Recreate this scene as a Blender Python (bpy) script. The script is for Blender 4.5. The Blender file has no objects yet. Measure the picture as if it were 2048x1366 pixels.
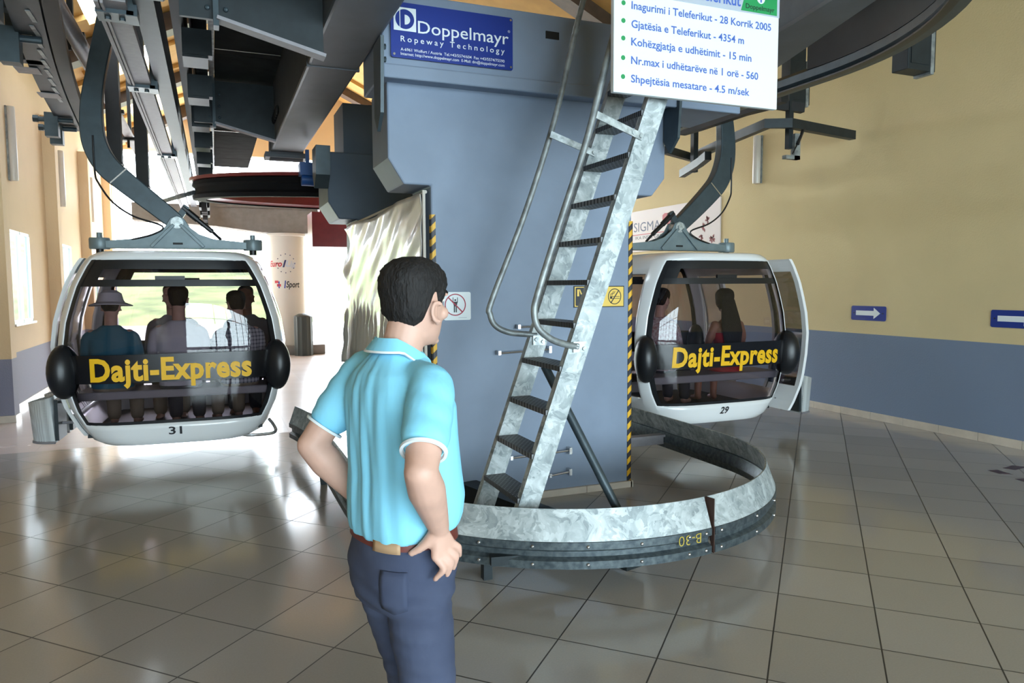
import bpy, bmesh, math, random
from mathutils import Vector, Matrix
random.seed(7)
S = bpy.context.scene
COL = S.collection
PI = math.pi
def lin(c):
    c /= 255.0
    return c/12.92 if c <= 0.04045 else ((c+0.055)/1.055)**2.4
def rgb(r, g, b): return (lin(r), lin(g), lin(b), 1.0)

# ------------------------------------------------------------------ camera, sky, sun, exposure
CAM_H = 1.609
yaw, pit, rol = math.radians(-22.2), 0.07728, 0.00466      # station frame: +Y runs along the ropeway
F = Vector((-math.sin(yaw)*math.cos(pit), math.cos(yaw)*math.cos(pit), -math.sin(pit)))
Rt = Vector((math.cos(yaw), math.sin(yaw), 0))
Up = Rt.cross(F)
R2 = Rt*math.cos(rol) - Up*math.sin(rol)
U2 = Up*math.cos(rol) + Rt*math.sin(rol)
cam = bpy.data.cameras.new('camera')
cam.sensor_width = 36.0
cam.lens = 1456.8/2048*36.0
cam.clip_end = 500
camo = bpy.data.objects.new('camera', cam); COL.objects.link(camo)
m = Matrix.Identity(4)
for i in range(3):
    m[i][0] = R2[i]; m[i][1] = U2[i]; m[i][2] = -F[i]
m[2][3] = CAM_H
camo.matrix_world = m
S.camera = camo

w = bpy.data.worlds.new('sky'); S.world = w; w.use_nodes = True
nt = w.node_tree; nt.nodes.clear()
bg = nt.nodes.new('ShaderNodeBackground'); out = nt.nodes.new('ShaderNodeOutputWorld')
bg.inputs[0].default_value = (0.80, 0.90, 1.0, 1); bg.inputs[1].default_value = 9.0
nt.links.new(bg.outputs[0], out.inputs[0])
sun = bpy.data.lights.new('sun', 'SUN'); sun.energy = 5.0; sun.angle = 0.02; sun.color = (1, .96, .9)
suno = bpy.data.objects.new('sun', sun); COL.objects.link(suno)
suno.rotation_euler = Vector((-0.9, 0.3, -0.32)).to_track_quat('-Z', 'Y').to_euler()

def portal(name, loc, rot, sx, sy):
    l = bpy.data.lights.new(name, 'AREA'); l.shape = 'RECTANGLE'; l.size = sx; l.size_y = sy
    l.cycles.is_portal = True
    o = bpy.data.objects.new(name, l); COL.objects.link(o); o.location = loc; o.rotation_euler = rot
    return o
# daylight enters through the open far end and the glazed front behind the camera
portal('portal_exit', (2.4, 21.9, 2.6), (math.radians(-90), 0, 0), 9.6, 5.2)
portal('portal_front', (2.4, -5.9, 1.75), (math.radians(90), 0, 0), 9.4, 3.4)

S.view_settings.view_transform = 'Standard'; S.view_settings.look = 'None'
S.view_settings.gamma = 1.0; S.view_settings.use_curve_mapping = False
S.view_settings.exposure = 1.36
S.cycles.use_denoising = True
S.cycles.max_bounces = 10; S.cycles.diffuse_bounces = 6; S.cycles.glossy_bounces = 5
S.cycles.transparent_max_bounces = 16; S.cycles.transmission_bounces = 8
S.cycles.sample_clamp_indirect = 6.0
S.cycles.caustics_reflective = False; S.cycles.caustics_refractive = False

# ------------------------------------------------------------------ geometry helpers
class B:
    """collects shapes in world coordinates in one bmesh"""
    def __init__(s): s.bm = bmesh.new()
    def v(s, p): return s.bm.verts.new(p)
    def f(s, vs):
        try: return s.bm.faces.new(vs)
        except ValueError: return None
    def box(s, x0, x1, y0, y1, z0, z1):
        return s.prism([(x0, y0), (x1, y0), (x1, y1), (x0, y1)], 'z', z0, z1)
    def prism(s, pts, ax, a, b):
        def P(u, v, t):
            return (t, u, v) if ax == 'x' else ((u, t, v) if ax == 'y' else (u, v, t))
        A = [s.v(P(u, v, a)) for u, v in pts]; C = [s.v(P(u, v, b)) for u, v in pts]
        n = len(pts)
        s.f(A[::-1]); s.f(C)
        for i in range(n): s.f([A[i], A[(i+1) % n], C[(i+1) % n], C[i]])
        return s
    def sweep(s, pts, prof, up=(0, 0, 1), closed=False, scale=None, cap=True):
        pts = [Vector(p) for p in pts]; up = Vector(up); n = len(pts); rings = []
        for i, p in enumerate(pts):
            a = pts[(i-1) % n] if (closed or i > 0) else p
            c = pts[(i+1) % n] if (closed or i < n-1) else p
            t = (c-a).normalized()
            u = t.cross(up)
            if u.length < 1e-5: u = t.cross(Vector((0, 1, 0)))
            u.normalize(); vv = u.cross(t).normalized()
            k = scale[i] if scale else 1.0
            # mitre
            rings.append([s.v(p + u*(a_*k) + vv*(b_*k)) for a_, b_ in prof])
        m_ = len(prof)
        for i in range(n if closed else n-1):
            A, C = rings[i], rings[(i+1) % n]
            for j in range(m_): s.f([A[j], A[(j+1) % m_], C[(j+1) % m_], C[j]])
        if not closed and cap: s.f(rings[0][::-1]); s.f(rings[-1])
        return s
    def tube(s, pts, r, n=10, closed=False, up=(0, 0, 1), scale=None):
        return s.sweep(pts, [(r*math.cos(2*PI*i/n), r*math.sin(2*PI*i/n)) for i in range(n)], up, closed, scale)
    def bar(s, p, q, wd, ht, up=(0, 0, 1)):
        return s.sweep([p, q], [(-wd/2, -ht/2), (wd/2, -ht/2), (wd/2, ht/2), (-wd/2, ht/2)], up)
    def lathe(s, prof, c=(0, 0, 0), n=24, ax='z', a0=0, a1=2*PI):
        full = abs(a1-a0-2*PI) < 1e-6
        k = n if full else n+1; rings = []
        for i in range(k):
            t = a0+(a1-a0)*i/n; ring = []
            for r, z in prof:
                x, y = r*math.cos(t), r*math.sin(t)
                p = (x, y, z) if ax == 'z' else ((z, x, y) if ax == 'x' else (y, z, x))
                ring.append(s.v(Vector(p)+Vector(c)))
            rings.append(ring)
        for i in range(n):
            A, C = rings[i], rings[(i+1) % k]
            for j in range(len(prof)-1): s.f([A[j], C[j], C[j+1], A[j+1]])
        return s
    def cyl(s, c, r, h, ax='z', n=20):
        return s.lathe([(0.0001, -h/2), (r, -h/2), (r, h/2), (0.0001, h/2)], c, n, ax)
    def ell(s, c, rad, n=16, m_=10, rot=None):
        prof = []
        vs = []
        for j in range(m_+1):
            th = PI*j/m_
            ring = []
            for i in range(n):
                ph = 2*PI*i/n
                p = Vector((rad[0]*math.sin(th)*math.cos(ph), rad[1]*math.sin(th)*math.sin(ph), rad[2]*math.cos(th)))
                if rot is not None: p = rot @ p
                ring.append(p+Vector(c))
            vs.append(ring)
        top = s.v(vs[0][0]); bot = s.v(vs[-1][0])
        R_ = [[s.v(p) for p in r] for r in vs[1:-1]]
        for i in range(n):
            s.f([top, R_[0][i], R_[0][(i+1) % n]])
            s.f([bot, R_[-1][(i+1) % n], R_[-1][i]])
            for j in range(len(R_)-1): s.f([R_[j][i], R_[j+1][i], R_[j+1][(i+1) % n], R_[j][(i+1) % n]])
        return s
    def loft(s, rings, cap=True):
        R_ = [[s.v(p) for p in r] for r in rings]; n = len(R_[0])
        for a, c in zip(R_[:-1], R_[1:]):
            for i in range(n): s.f([a[i], a[(i+1) % n], c[(i+1) % n], c[i]])
        if cap: s.f(R_[0][::-1]); s.f(R_[-1])
        return s
    def capsule(s, p, q, r0, r1, n=14):
        """tapered limb piece with round ends"""
        p, q = Vector(p), Vector(q); d = q-p; L = d.length; t = d/L
        pts, sc = [], []
        for k in range(4):
            a = PI/2*(1-k/4); pts.append(p - t*r0*math.sin(a)); sc.append(max(.02, r0*math.cos(a)))
        pts.append(p); sc.append(r0); pts.append(q); sc.append(r1)
        for k in range(1, 5):
            a = PI/2*k/4; pts.append(q + t*r1*math.sin(a)); sc.append(max(.02*1, r1*math.cos(a)) if k < 4 else .003)
        return s.tube(pts, 1.0, n, up=(0.31, 0.2, 0.93), scale=sc)
    def limb(s, pts, rads, n=14):
        """one tapered limb through joints, rounded at both ends"""
        P_ = [Vector(p) for p in pts]; out_p, out_r = [], []
        for i in range(len(P_)-1):
            for k in range(6):
                u = k/6; out_p.append(P_[i].lerp(P_[i+1], u)); out_r.append(rads[i]*(1-u)+rads[i+1]*u)
        out_p.append(P_[-1]); out_r.append(rads[-1])
        # soften joints
        for _ in range(2):
            q = out_p[:]
            for i in range(1, len(q)-1): out_p[i] = q[i]*.5+(q[i-1]+q[i+1])*.25
        t0 = (out_p[0]-out_p[1]).normalized(); t1 = (out_p[-1]-out_p[-2]).normalized()
        r0, r1 = out_r[0], out_r[-1]
        pre_p = [out_p[0]+t0*r0*math.sin(a) for a in (1.45, 1.1, .75, .4)]; pre_r = [r0*math.cos(a) for a in (1.45, 1.1, .75, .4)]
        post_p = [out_p[-1]+t1*r1*math.sin(a) for a in (.4, .75, 1.1, 1.45)]; post_r = [r1*math.cos(a) for a in (.4, .75, 1.1, 1.45)]
        return s.tube(pre_p+out_p+post_p, 1.0, n, up=(0.31, 0.2, 0.93), scale=pre_r+out_r+post_r)

LOCW = {}
def link(o, parent=None):
    COL.objects.link(o)
    if parent is not None: o.parent = parent
    return o
def base_of(parent):
    return LOCW.get(parent.name, Vector((0, 0, 0))) if parent is not None else Vector((0, 0, 0))
def put(name, b, mat, parent=None, smooth=35, bevel=0, sub=0, solid=0, at=None, seg=2):
    """link the collected shapes as ONE mesh object; coordinates are world ones"""
    me = bpy.data.meshes.new(name)
    bmesh.ops.recalc_face_normals(b.bm, faces=b.bm.faces)
    off = base_of(parent) if at is None else Vector(at)
    bmesh.ops.translate(b.bm, verts=b.bm.verts, vec=-off)
    b.bm.to_mesh(me); b.bm.free()
    if smooth:
        for p in me.polygons: p.use_smooth = True
        me.set_sharp_from_angle(angle=math.radians(smooth))
    o = bpy.data.objects.new(name, me)
    if isinstance(mat, (list, tuple)):
        for mm in mat: me.materials.append(mm)
    else: me.materials.append(mat)
    link(o, parent)
    if parent is None: o.location = off; LOCW[o.name] = off
    else: LOCW[o.name] = off if at is None else off
    if solid:
        md = o.modifiers.new('thick', 'SOLIDIFY'); md.thickness = solid; md.offset = -1
    if bevel:
        md = o.modifiers.new('soft', 'BEVEL'); md.width = bevel; md.segments = seg; md.limit_method = 'ANGLE'; md.angle_limit = math.radians(40)
    if sub:
        md = o.modifiers.new('sub', 'SUBSURF'); md.levels = sub; md.render_levels = sub
    return o
def thing(name, label, cat, loc=(0, 0, 0), group=None):
    o = bpy.data.objects.new(name, None); link(o); o.location = loc
    o.empty_display_size = .1
    LOCW[o.name] = Vector(loc)
    o['label'] = label; o['category'] = cat
    if group: o['group'] = group
    return o
def tag(o, label, cat, group=None):
    o['label'] = label; o['category'] = cat
    if group: o['group'] = group
    return o
def struct(o, label=None):
    o['kind'] = 'structure'
    return o
def dup(root, shift, label=None, rotz=None):
    """copy a thing, its parts and their sub-parts"""
    r = root.copy(); COL.objects.link(r); r.location = Vector(root.location)+Vector(shift)
    if rotz is not None: r.rotation_euler = (0, 0, rotz)
    if label: r['label'] = label
    def kids(src, dst):
        for ch in src.children:
            c = ch.copy(); COL.objects.link(c); c.parent = dst; kids(ch, c)
    kids(root, r)
    return r
def text_mesh(s, bold=0.0, shear=0.0, spacing=1.0):
    cu = bpy.data.curves.new('t', 'FONT'); cu.body = s; cu.offset = bold; cu.shear = shear; cu.space_character = spacing
    cu.resolution_u = 3
    o = bpy.data.objects.new('t', cu); COL.objects.link(o)
    dg = bpy.context.evaluated_depsgraph_get(); dg.update()
    me = bpy.data.meshes.new_from_object(o.evaluated_get(dg))
    vs = [tuple(v.co[:2]) for v in me.vertices]; fs = [tuple(p.vertices) for p in me.polygons]
    bpy.data.objects.remove(o); bpy.data.curves.remove(cu); bpy.data.meshes.remove(me)
    return vs, fs
CAPH = None
def add_text(b, s, fn, x0, x1, zb, cap, bold=0.0, shear=0.0, spacing=1.0, th=0.0):
    """lettering from x0 to x1 on baseline zb with capital height cap; fn(u,v) -> world point on the sign face"""
    global CAPH
    if CAPH is None:
        hv, _ = text_mesh('H'); CAPH = max(p[1] for p in hv)
    vs, fs = text_mesh(s, bold, shear, spacing)
    mn = min(p[0] for p in vs); mx = max(p[0] for p in vs)
    kx = (x1-x0)/(mx-mn); kz = cap/CAPH
    V_ = [b.v(fn(x0+(p[0]-mn)*kx, zb+p[1]*kz)) for p in vs]
    for f_ in fs: b.f([V_[i] for i in f_])
    return b
def remeshed(b, voxel, smooth=4, factor=.6):
    """fuse overlapping closed shapes into one continuous skin"""
    me = bpy.data.meshes.new('r'); bmesh.ops.recalc_face_normals(b.bm, faces=b.bm.faces); b.bm.to_mesh(me); b.bm.free()
    o = bpy.data.objects.new('r', me); COL.objects.link(o)
    md = o.modifiers.new('r', 'REMESH'); md.mode = 'VOXEL'; md.voxel_size = voxel; md.adaptivity = 0
    if smooth:
        ms = o.modifiers.new('s', 'SMOOTH'); ms.iterations = smooth; ms.factor = factor
    dg = bpy.context.evaluated_depsgraph_get(); dg.update()
    m2 = bpy.data.meshes.new_from_object(o.evaluated_get(dg))
    bpy.data.objects.remove(o); bpy.data.meshes.remove(me)
    nb = B(); nb.bm.from_mesh(m2); bpy.data.meshes.remove(m2)
    return nb

# ------------------------------------------------------------------ materials
def mat(name, col, rough=.5, metal=0.0, var=0.0, scale=8.0, bump=0.0, bscale=60.0, spec=.5, col2=None, coat=0.0, detail=4.0, stretch=None):
    m_ = bpy.data.materials.new(name); m_.use_nodes = True
    n = m_.node_tree.nodes; l = m_.node_tree.links; p = n['Principled BSDF']
    p.inputs['Base Color'].default_value = col; p.inputs['Roughness'].default_value = rough
    p.inputs['Metallic'].default_value = metal; p.inputs['Specular IOR Level'].default_value = spec
    if coat: p.inputs['Coat Weight'].default_value = coat; p.inputs['Coat Roughness'].default_value = .08
    if var or bump or col2:
        tc = n.new('ShaderNodeTexCoord'); src = tc.outputs['Object']
        if stretch:
            mp = n.new('ShaderNodeMapping'); mp.inputs['Scale'].default_value = stretch
            l.new(src, mp.inputs[0]); src = mp.outputs[0]
    if var or col2:
        nz = n.new('ShaderNodeTexNoise'); nz.inputs['Scale'].default_value = scale; nz.inputs['Detail'].default_value = detail
        l.new(src, nz.inputs['Vector'])
        rp = n.new('ShaderNodeValToRGB'); rp.color_ramp.elements[0].position = .35; rp.color_ramp.elements[1].position = .65
        c2 = col2 if col2 else tuple(min(1, c*(1+var)) for c in col[:3])+(1,)
        c1 = col if col2 else tuple(c*(1-var) for c in col[:3])+(1,)
        rp.color_ramp.elements[0].color = c1; rp.color_ramp.elements[1].color = c2
        l.new(nz.outputs['Fac'], rp.inputs[0]); l.new(rp.outputs[0], p.inputs['Base Color'])
    if bump:
        nb = n.new('ShaderNodeTexNoise'); nb.inputs['Scale'].default_value = bscale; nb.inputs['Detail'].default_value = 3
        l.new(src, nb.inputs['Vector'])
        bp = n.new('ShaderNodeBump'); bp.inputs['Strength'].default_value = bump; bp.inputs['Distance'].default_value = .01
        l.new(nb.outputs['Fac'], bp.inputs['Height']); l.new(bp.outputs[0], p.inputs['Normal'])
    return m_
def glass_mat(name, tint, refl=1.0, rough=0.0):
    """thin pane: tinted see-through with a mirror reflection that grows at grazing angles"""
    m_ = bpy.data.materials.new(name); m_.use_nodes = True
    n = m_.node_tree.nodes; l = m_.node_tree.links; n.clear()
    o = n.new('ShaderNodeOutputMaterial'); mx = n.new('ShaderNodeMixShader'); tr = n.new('ShaderNodeBsdfTransparent'); gl = n.new('ShaderNodeBsdfGlossy')
    fr = n.new('ShaderNodeFresnel'); fr.inputs['IOR'].default_value = 1.5
    mu = n.new('ShaderNodeMath'); mu.operation = 'MULTIPLY'; mu.inputs[1].default_value = refl
    tr.inputs[0].default_value = tint; gl.inputs['Roughness'].default_value = rough; gl.inputs['Color'].default_value = (1, 1, 1, 1)
    l.new(fr.outputs[0], mu.inputs[0]); l.new(mu.outputs[0], mx.inputs[0]); l.new(tr.outputs[0], mx.inputs[1]); l.new(gl.outputs[0], mx.inputs[2]); l.new(mx.outputs[0], o.inputs[0])
    return m_

MT = {}
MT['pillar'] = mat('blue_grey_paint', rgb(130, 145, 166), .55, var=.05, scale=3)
MT['pillar_shaded'] = mat('shaded_pillar_paint', rgb(78, 94, 112), .55, var=.06, scale=3)  # darker copy of the blue-grey pillar paint: the rear pillar's shade put into colour
MT['beam'] = mat('grey_beam_paint', rgb(84, 89, 95), .5, var=.10, scale=4)
MT['steel_dark'] = mat('dark_steel', rgb(36, 44, 48), .5, .3, var=.15, scale=10)
MT['steel_black'] = mat('blackened_steel', rgb(20, 22, 24), .6, .1, var=.2, scale=10)
MT['steel'] = mat('grey_painted_steel', rgb(64, 77, 84), .42, .3, var=.12, scale=9)
MT['yoke'] = mat('cast_grey_steel', rgb(118, 134, 140), .42, .2, var=.08, scale=9)
MT['glass_door'] = glass_mat('pale_tinted_glass', (.62, .62, .62, 1), .6)
MT['zinc'] = mat('galvanised_steel', rgb(150, 158, 160), .42, .55, col2=rgb(205, 213, 214), scale=26, detail=6)
MT['zinc_dull'] = mat('dull_galvanised_steel', rgb(120, 126, 128), .5, .5, col2=rgb(160, 167, 168), scale=14, detail=5)
MT['zinc_shaded'] = mat('shaded_zinc', rgb(66, 76, 82), .42, .5, col2=rgb(98, 108, 112), scale=30, detail=5)  # rail channel below the better-lit top plate, its shade painted as darker zinc
MT['alu'] = mat('aluminium', rgb(146, 144, 149), .55, .3, var=.06, scale=20)
MT['chrome'] = mat('bright_metal', rgb(205, 205, 205), .25, .9)
MT['white'] = mat('white_gelcoat', rgb(238, 241, 243), .22, coat=.4)
MT['black'] = mat('black_rubber', rgb(24, 26, 30), .38)
MT['rubber_matt'] = mat('matt_rubber', rgb(20, 20, 22), .85, spec=.2)
MT['plank'] = mat('matt_dark_plank', rgb(50, 53, 54), .95, spec=.1, var=.15, scale=6)
MT['black_gloss'] = mat('black_band', rgb(20, 20, 23), .2)
MT['yellow'] = mat('yellow_vinyl', rgb(244, 190, 24), .45)
MT['navy'] = mat('navy_print', rgb(40, 46, 92), .5)
MT['dark_print'] = mat('dark_print', rgb(34, 36, 42), .5)
MT['sign_blue'] = mat('sign_blue', rgb(24, 52, 140), .35)
MT['sign_white'] = mat('sign_white', rgb(232, 240, 244), .4)
MT['sign_grey'] = mat('sign_grey', rgb(184, 192, 204), .4)
MT['print_blue'] = mat('print_blue', rgb(74, 106, 190), .5)
MT['print_green'] = mat('print_green', rgb(38, 150, 84), .5)
MT['red'] = mat('red_print', rgb(178, 36, 48), .5)
MT['sign_yellow'] = mat('sign_yellow', rgb(236, 200, 92), .4)
MT['red_paint'] = mat('red_machine_paint', rgb(128, 44, 46), .4, var=.08)
MT['brown'] = mat('brown_beam', rgb(74, 58, 44), .6, var=.15)
MT['concrete'] = mat('concrete', rgb(138, 134, 130), .85, var=.08, bump=.15)
MT['cream'] = mat('cream_column_paint', rgb(206, 200, 190), .7)
MT['seat'] = mat('pale_grey_seat', rgb(170, 168, 172), .5)
MT['skirt'] = mat('skirting_tile', rgb(200, 190, 176), .35, var=.08, scale=5)
MT['glass_tint'] = glass_mat('tinted_glass', (.50, .46, .49, 1), 1.0)
MT['glass'] = glass_mat('clear_glass', (.9, .94, .93, 1), 1.0)
MT['blue'] = mat('blue_motor_paint', rgb(36, 84, 150), .4)
MT['plastic_clear'] = mat('frosted_lamp_cover', rgb(205, 200, 190), .3)
# ------------------------------------------------------------------ floor: square tiles laid at 45 degrees to the ropeway
def tile_mat(name, c1, c2, grout, rough, angle=math.radians(44.92), size=.45, ou=.67, ov=.74):
    m_ = bpy.data.materials.new(name); m_.use_nodes = True
    n = m_.node_tree.nodes; l = m_.node_tree.links; p = n['Principled BSDF']
    tc = n.new('ShaderNodeTexCoord'); sp = n.new('ShaderNodeSeparateXYZ'); l.new(tc.outputs['Object'], sp.inputs[0])
    def M_(op, a, b=None):
        q = n.new('ShaderNodeMath'); q.operation = op
        for i, x in enumerate((a, b)):
            if x is None: continue
            if isinstance(x, (int, float)): q.inputs[i].default_value = x
            else: l.new(x, q.inputs[i])
        return q.outputs[0]
    ca, sa = math.cos(angle)/size, math.sin(angle)/size
    u = M_('SUBTRACT', M_('SUBTRACT', M_('MULTIPLY', sp.outputs[0], ca), M_('MULTIPLY', sp.outputs[1], sa)), ou)
    v = M_('SUBTRACT', M_('ADD', M_('MULTIPLY', sp.outputs[0], sa), M_('MULTIPLY', sp.outputs[1], ca)), ov)
    fu, fv = M_('FLOOR', u), M_('FLOOR', v)
    du = M_('ABSOLUTE', M_('SUBTRACT', M_('FRACT', u), .5)); dv = M_('ABSOLUTE', M_('SUBTRACT', M_('FRACT', v), .5))
    g = M_('GREATER_THAN', M_('MAXIMUM', du, dv), .5-.0035/size)
    cb = n.new('ShaderNodeCombineXYZ'); l.new(fu, cb.inputs[0]); l.new(fv, cb.inputs[1])
    wn = n.new('ShaderNodeTexWhiteNoise'); wn.noise_dimensions = '2D'; l.new(cb.outputs[0], wn.inputs['Vector'])
    nz = n.new('ShaderNodeTexNoise'); nz.inputs['Scale'].default_value = 120; nz.inputs['Detail'].default_value = 3; l.new(tc.outputs['Object'], nz.inputs['Vector'])
    nz2 = n.new('ShaderNodeTexNoise'); nz2.inputs['Scale'].default_value = 1.3; l.new(tc.outputs['Object'], nz2.inputs['Vector'])
    fac = M_('ADD', M_('MULTIPLY', wn.outputs['Value'], .45), M_('ADD', M_('MULTIPLY', nz.outputs['Fac'], .45), M_('MULTIPLY', nz2.outputs['Fac'], .25)))
    mx = n.new('ShaderNodeMix'); mx.data_type = 'RGBA'; l.new(fac, mx.inputs['Factor']); mx.inputs['A'].default_value = c1; mx.inputs['B'].default_value = c2
    m2 = n.new('ShaderNodeMix'); m2.data_type = 'RGBA'; l.new(g, m2.inputs['Factor']); l.new(mx.outputs['Result'], m2.inputs['A']); m2.inputs['B'].default_value = grout
    l.new(m2.outputs['Result'], p.inputs['Base Color'])
    r_ = M_('ADD', M_('MULTIPLY', g, .4), M_('ADD', M_('MULTIPLY', nz2.outputs['Fac'], .08), rough)); l.new(r_, p.inputs['Roughness'])
    bp = n.new('ShaderNodeBump'); bp.inputs['Strength'].default_value = .25; bp.inputs['Distance'].default_value = .002; bp.invert = True
    l.new(g, bp.inputs['Height']); l.new(bp.outputs[0], p.inputs['Normal'])
    p.inputs['Specular IOR Level'].default_value = .6
    return m_
MT['tile'] = tile_mat('grey_beige_floor_tiles', rgb(150, 146, 141), rgb(178, 174, 169), rgb(56, 52, 49), .10)
MT['tile_exit'] = tile_mat('pinkish_exit_tiles', rgb(186, 172, 166), rgb(204, 190, 184), rgb(140, 128, 122), .22, angle=0.0, size=.6, ou=.2, ov=.3)
XL, XR, YB, YE = -2.42, 7.18, -6.0, 22.0
b = B(); b.box(XL-.3, XR+.3, YB-.3, 8.3, -.2, 0); struct(put('floor', b, MT['tile']))
b = B(); b.box(XL-.3, XR+.3, 8.3, 27, -.2, -.001); struct(put('floor', b, MT['tile_exit']))

# ------------------------------------------------------------------ walls: grey dado below, yellow plaster above
def wall_mat(name, zsplit, up, low):
    m_ = mat(name, up, .8, bump=.25, bscale=55)
    n = m_.node_tree.nodes; l = m_.node_tree.links; p = n['Principled BSDF']
    g = n.new('ShaderNodeNewGeometry'); sp = n.new('ShaderNodeSeparateXYZ'); l.new(g.outputs['Position'], sp.inputs[0])
    gt = n.new('ShaderNodeMath'); gt.operation = 'GREATER_THAN'; gt.inputs[1].default_value = zsplit; l.new(sp.outputs[2], gt.inputs[0])
    nz = n.new('ShaderNodeTexNoise'); nz.inputs['Scale'].default_value = 2.2; nz.inputs['Detail'].default_value = 6; l.new(g.outputs['Position'], nz.inputs['Vector'])
    mu = n.new('ShaderNodeMix'); mu.data_type = 'RGBA'; l.new(nz.outputs['Fac'], mu.inputs['Factor'])
    mu.inputs['A'].default_value = tuple(c*.93 for c in up[:3])+(1,); mu.inputs['B'].default_value = tuple(min(1, c*1.05) for c in up[:3])+(1,)
    mx = n.new('ShaderNodeMix'); mx.data_type = 'RGBA'; l.new(gt.outputs[0], mx.inputs['Factor']); mx.inputs['A'].default_value = low; l.new(mu.outputs['Result'], mx.inputs['B'])
    l.new(mx.outputs['Result'], p.inputs['Base Color'])
    return m_
MT['wall'] = wall_mat('yellow_plaster', 1.01, rgb(212, 195, 150), rgb(114, 130, 154))
MT['wall_l'] = wall_mat('sand_plaster', .76, rgb(208, 182, 144), rgb(130, 130, 146))
HW = 5.2
# right wall (with the turnaround it serves) and its skirting tiles
b = B(); b.box(XR, XR+.25, YB-.3, YE, 0, HW); struct(put('wall_right', b, MT['wall']))
b = B()
y = YB
k = 0
while y < YE:
    b.box(XR-.012, XR+.02, y, min(y+.436, YE), 0, .085); y += .44
struct(put('baseboard_right', b, MT['skirt'], bevel=.002))
# left wall: panels between pilasters, a tall window in each bay
def wall_with_holes(name, x0, x1, y0, y1, z0, z1, holes, mt):
    b = B(); ys = sorted({y0, y1} | {h[0] for h in holes} | {h[1] for h in holes})
    for a, c in zip(ys[:-1], ys[1:]):
        zs = [z0, z1]; hs = [h for h in holes if h[0] <= a+1e-6 and h[1] >= c-1e-6]
        if hs:
            h = hs[0]; b.box(x0, x1, a, c, z0, h[2]); b.box(x0, x1, a, c, h[3], z1)
        else: b.box(x0, x1, a, c, z0, z1)
    return struct(put(name, b, mt, smooth=0))
BAY = 3.33
bays = [10.22+BAY*k for k in range(-4, 4)]
holes = [(y0+.98, y0+2.1, 1.13, 2.36) for y0 in bays if y0 > 8] 
wall_with_holes('wall_left', XL-.25, XL, YB-.3, YE, 0, HW, holes, MT['wall_l'])
for k, y0 in enumerate(bays):
    b = B(); b.box(XL-.02, XL+.17, y0, y0+.24, 0, HW-.9); 
    struct(put('trim_%d' % (k+1), b, MT['wall_l'], smooth=0))
    b = B(); b.box(XL-.02, XL+.185, y0-.015, y0+.255, 0, .085); b.box(XL-.02, XL+.015, y0+.255, y0+BAY-.02, 0, .085)
    struct(put('baseboard_left', b, MT['skirt'], smooth=0))
for k, h in enumerate(holes):
    b = B(); y0, y1, z0, z1 = h; x = XL-.045; t = .04
    for yy0, yy1, zz0, zz1 in ((y0, y1, z0, z0+t), (y0, y1, z1-t, z1), (y0, y0+t, z0, z1), (y1-t, y1, z0, z1), ((y0+y1)/2-.02, (y0+y1)/2+.02, z0, z1)):
        b.box(x, x+.05, yy0, yy1, zz0, zz1)
    wf = struct(put('window_%d' % (k+1), b, MT['sign_white'], smooth=0))
    g = B(); g.box(x+.02, x+.026, y0+t, y1-t, z0+t, z1-t); put('pane', g, MT['glass'], wf, smooth=0)
    s_ = B(); s_.box(XL-.05, XL+.04, y0-.03, y1+.03, z0-.03, z0); put('sill', s_, MT['sign_white'], wf, smooth=0, bevel=.004)
# glazed front behind the camera
gl_edges = [XL+.3+i*1.55 for i in range(7)]
b = B(); b.box(XL-.3, XR+.3, YB-.25, YB, 0, .12); b.box(XL-.3, XR+.3, YB-.25, YB, 3.4, HW+2.6)
b.box(XL-.3, gl_edges[0], YB-.25, YB, .12, 3.4); b.box(gl_edges[-1], XR+.3, YB-.25, YB, .12, 3.4)
struct(put('wall_back', b, MT['wall'], smooth=0))
for k in range(6):
    x0, x1 = gl_edges[k], gl_edges[k+1]; b = B(); t = .06
    b.box(x0, x1, YB-.18, YB-.1, .12, .12+t); b.box(x0, x1, YB-.18, YB-.1, 3.4-t, 3.4); b.box(x0, x0+t, YB-.18, YB-.1, .12, 3.4); b.box(x1-t, x1, YB-.18, YB-.1, .12, 3.4)
    b.box(x0, x1, YB-.18, YB-.1, 2.4, 2.46)
    wf = struct(put('window_%d' % (k+10), b, MT['steel'], smooth=0))
    g = B(); g.box(x0+t, x1-t, YB-.145, YB-.14, .12+t, 3.4-t); put('pane', g, MT['glass'], wf, smooth=0)
# roof: two slopes on dark rafters, a half-round roof light in every bay of the left slope
XC = 2.38; ZR = HW+2.3; SL = (ZR-HW)/(XC-XL)
MT['roof'] = mat('ochre_roof_boards', rgb(186, 148, 84), .8, var=.08, scale=3)
def roof_pt(x, y, dz=0): return (x, y, (HW+(x-XL)*SL if x < XC else HW+(XR-x)*SL)+dz)
b = B()
lun = []   # roof-light openings (x from..to along slope, y centre)
NY = 56
for i in range(NY):
    ya = YB+(YE-YB)*i/NY; yb = YB+(YE-YB)*(i+1)/NY
    xs = [XL + (XC-XL)*j/12 for j in range(13)]
    for xa, xb in zip(xs[:-1], xs[1:]):
        ym = (ya+yb)/2; xm = (xa+xb)/2
        ph = ((ym-10.22) % BAY)/BAY
        if ym > 7 and ((ph-.55)*BAY/.85)**2 + ((xm-XL-.9)/.75)**2 < 1 and xm > XL+.75: continue
        V4 = [b.v(roof_pt(*q)) for q in ((xa, ya), (xb, ya), (xb, yb), (xa, yb))]; b.f(V4)
    V4 = [b.v(roof_pt(*q)) for q in ((XC, ya), (XR+.25, ya), (XR+.25, yb), (XC, yb))]; b.f(V4)
struct(put('ceiling', b, MT['roof'], smooth=0, solid=.08))
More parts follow.
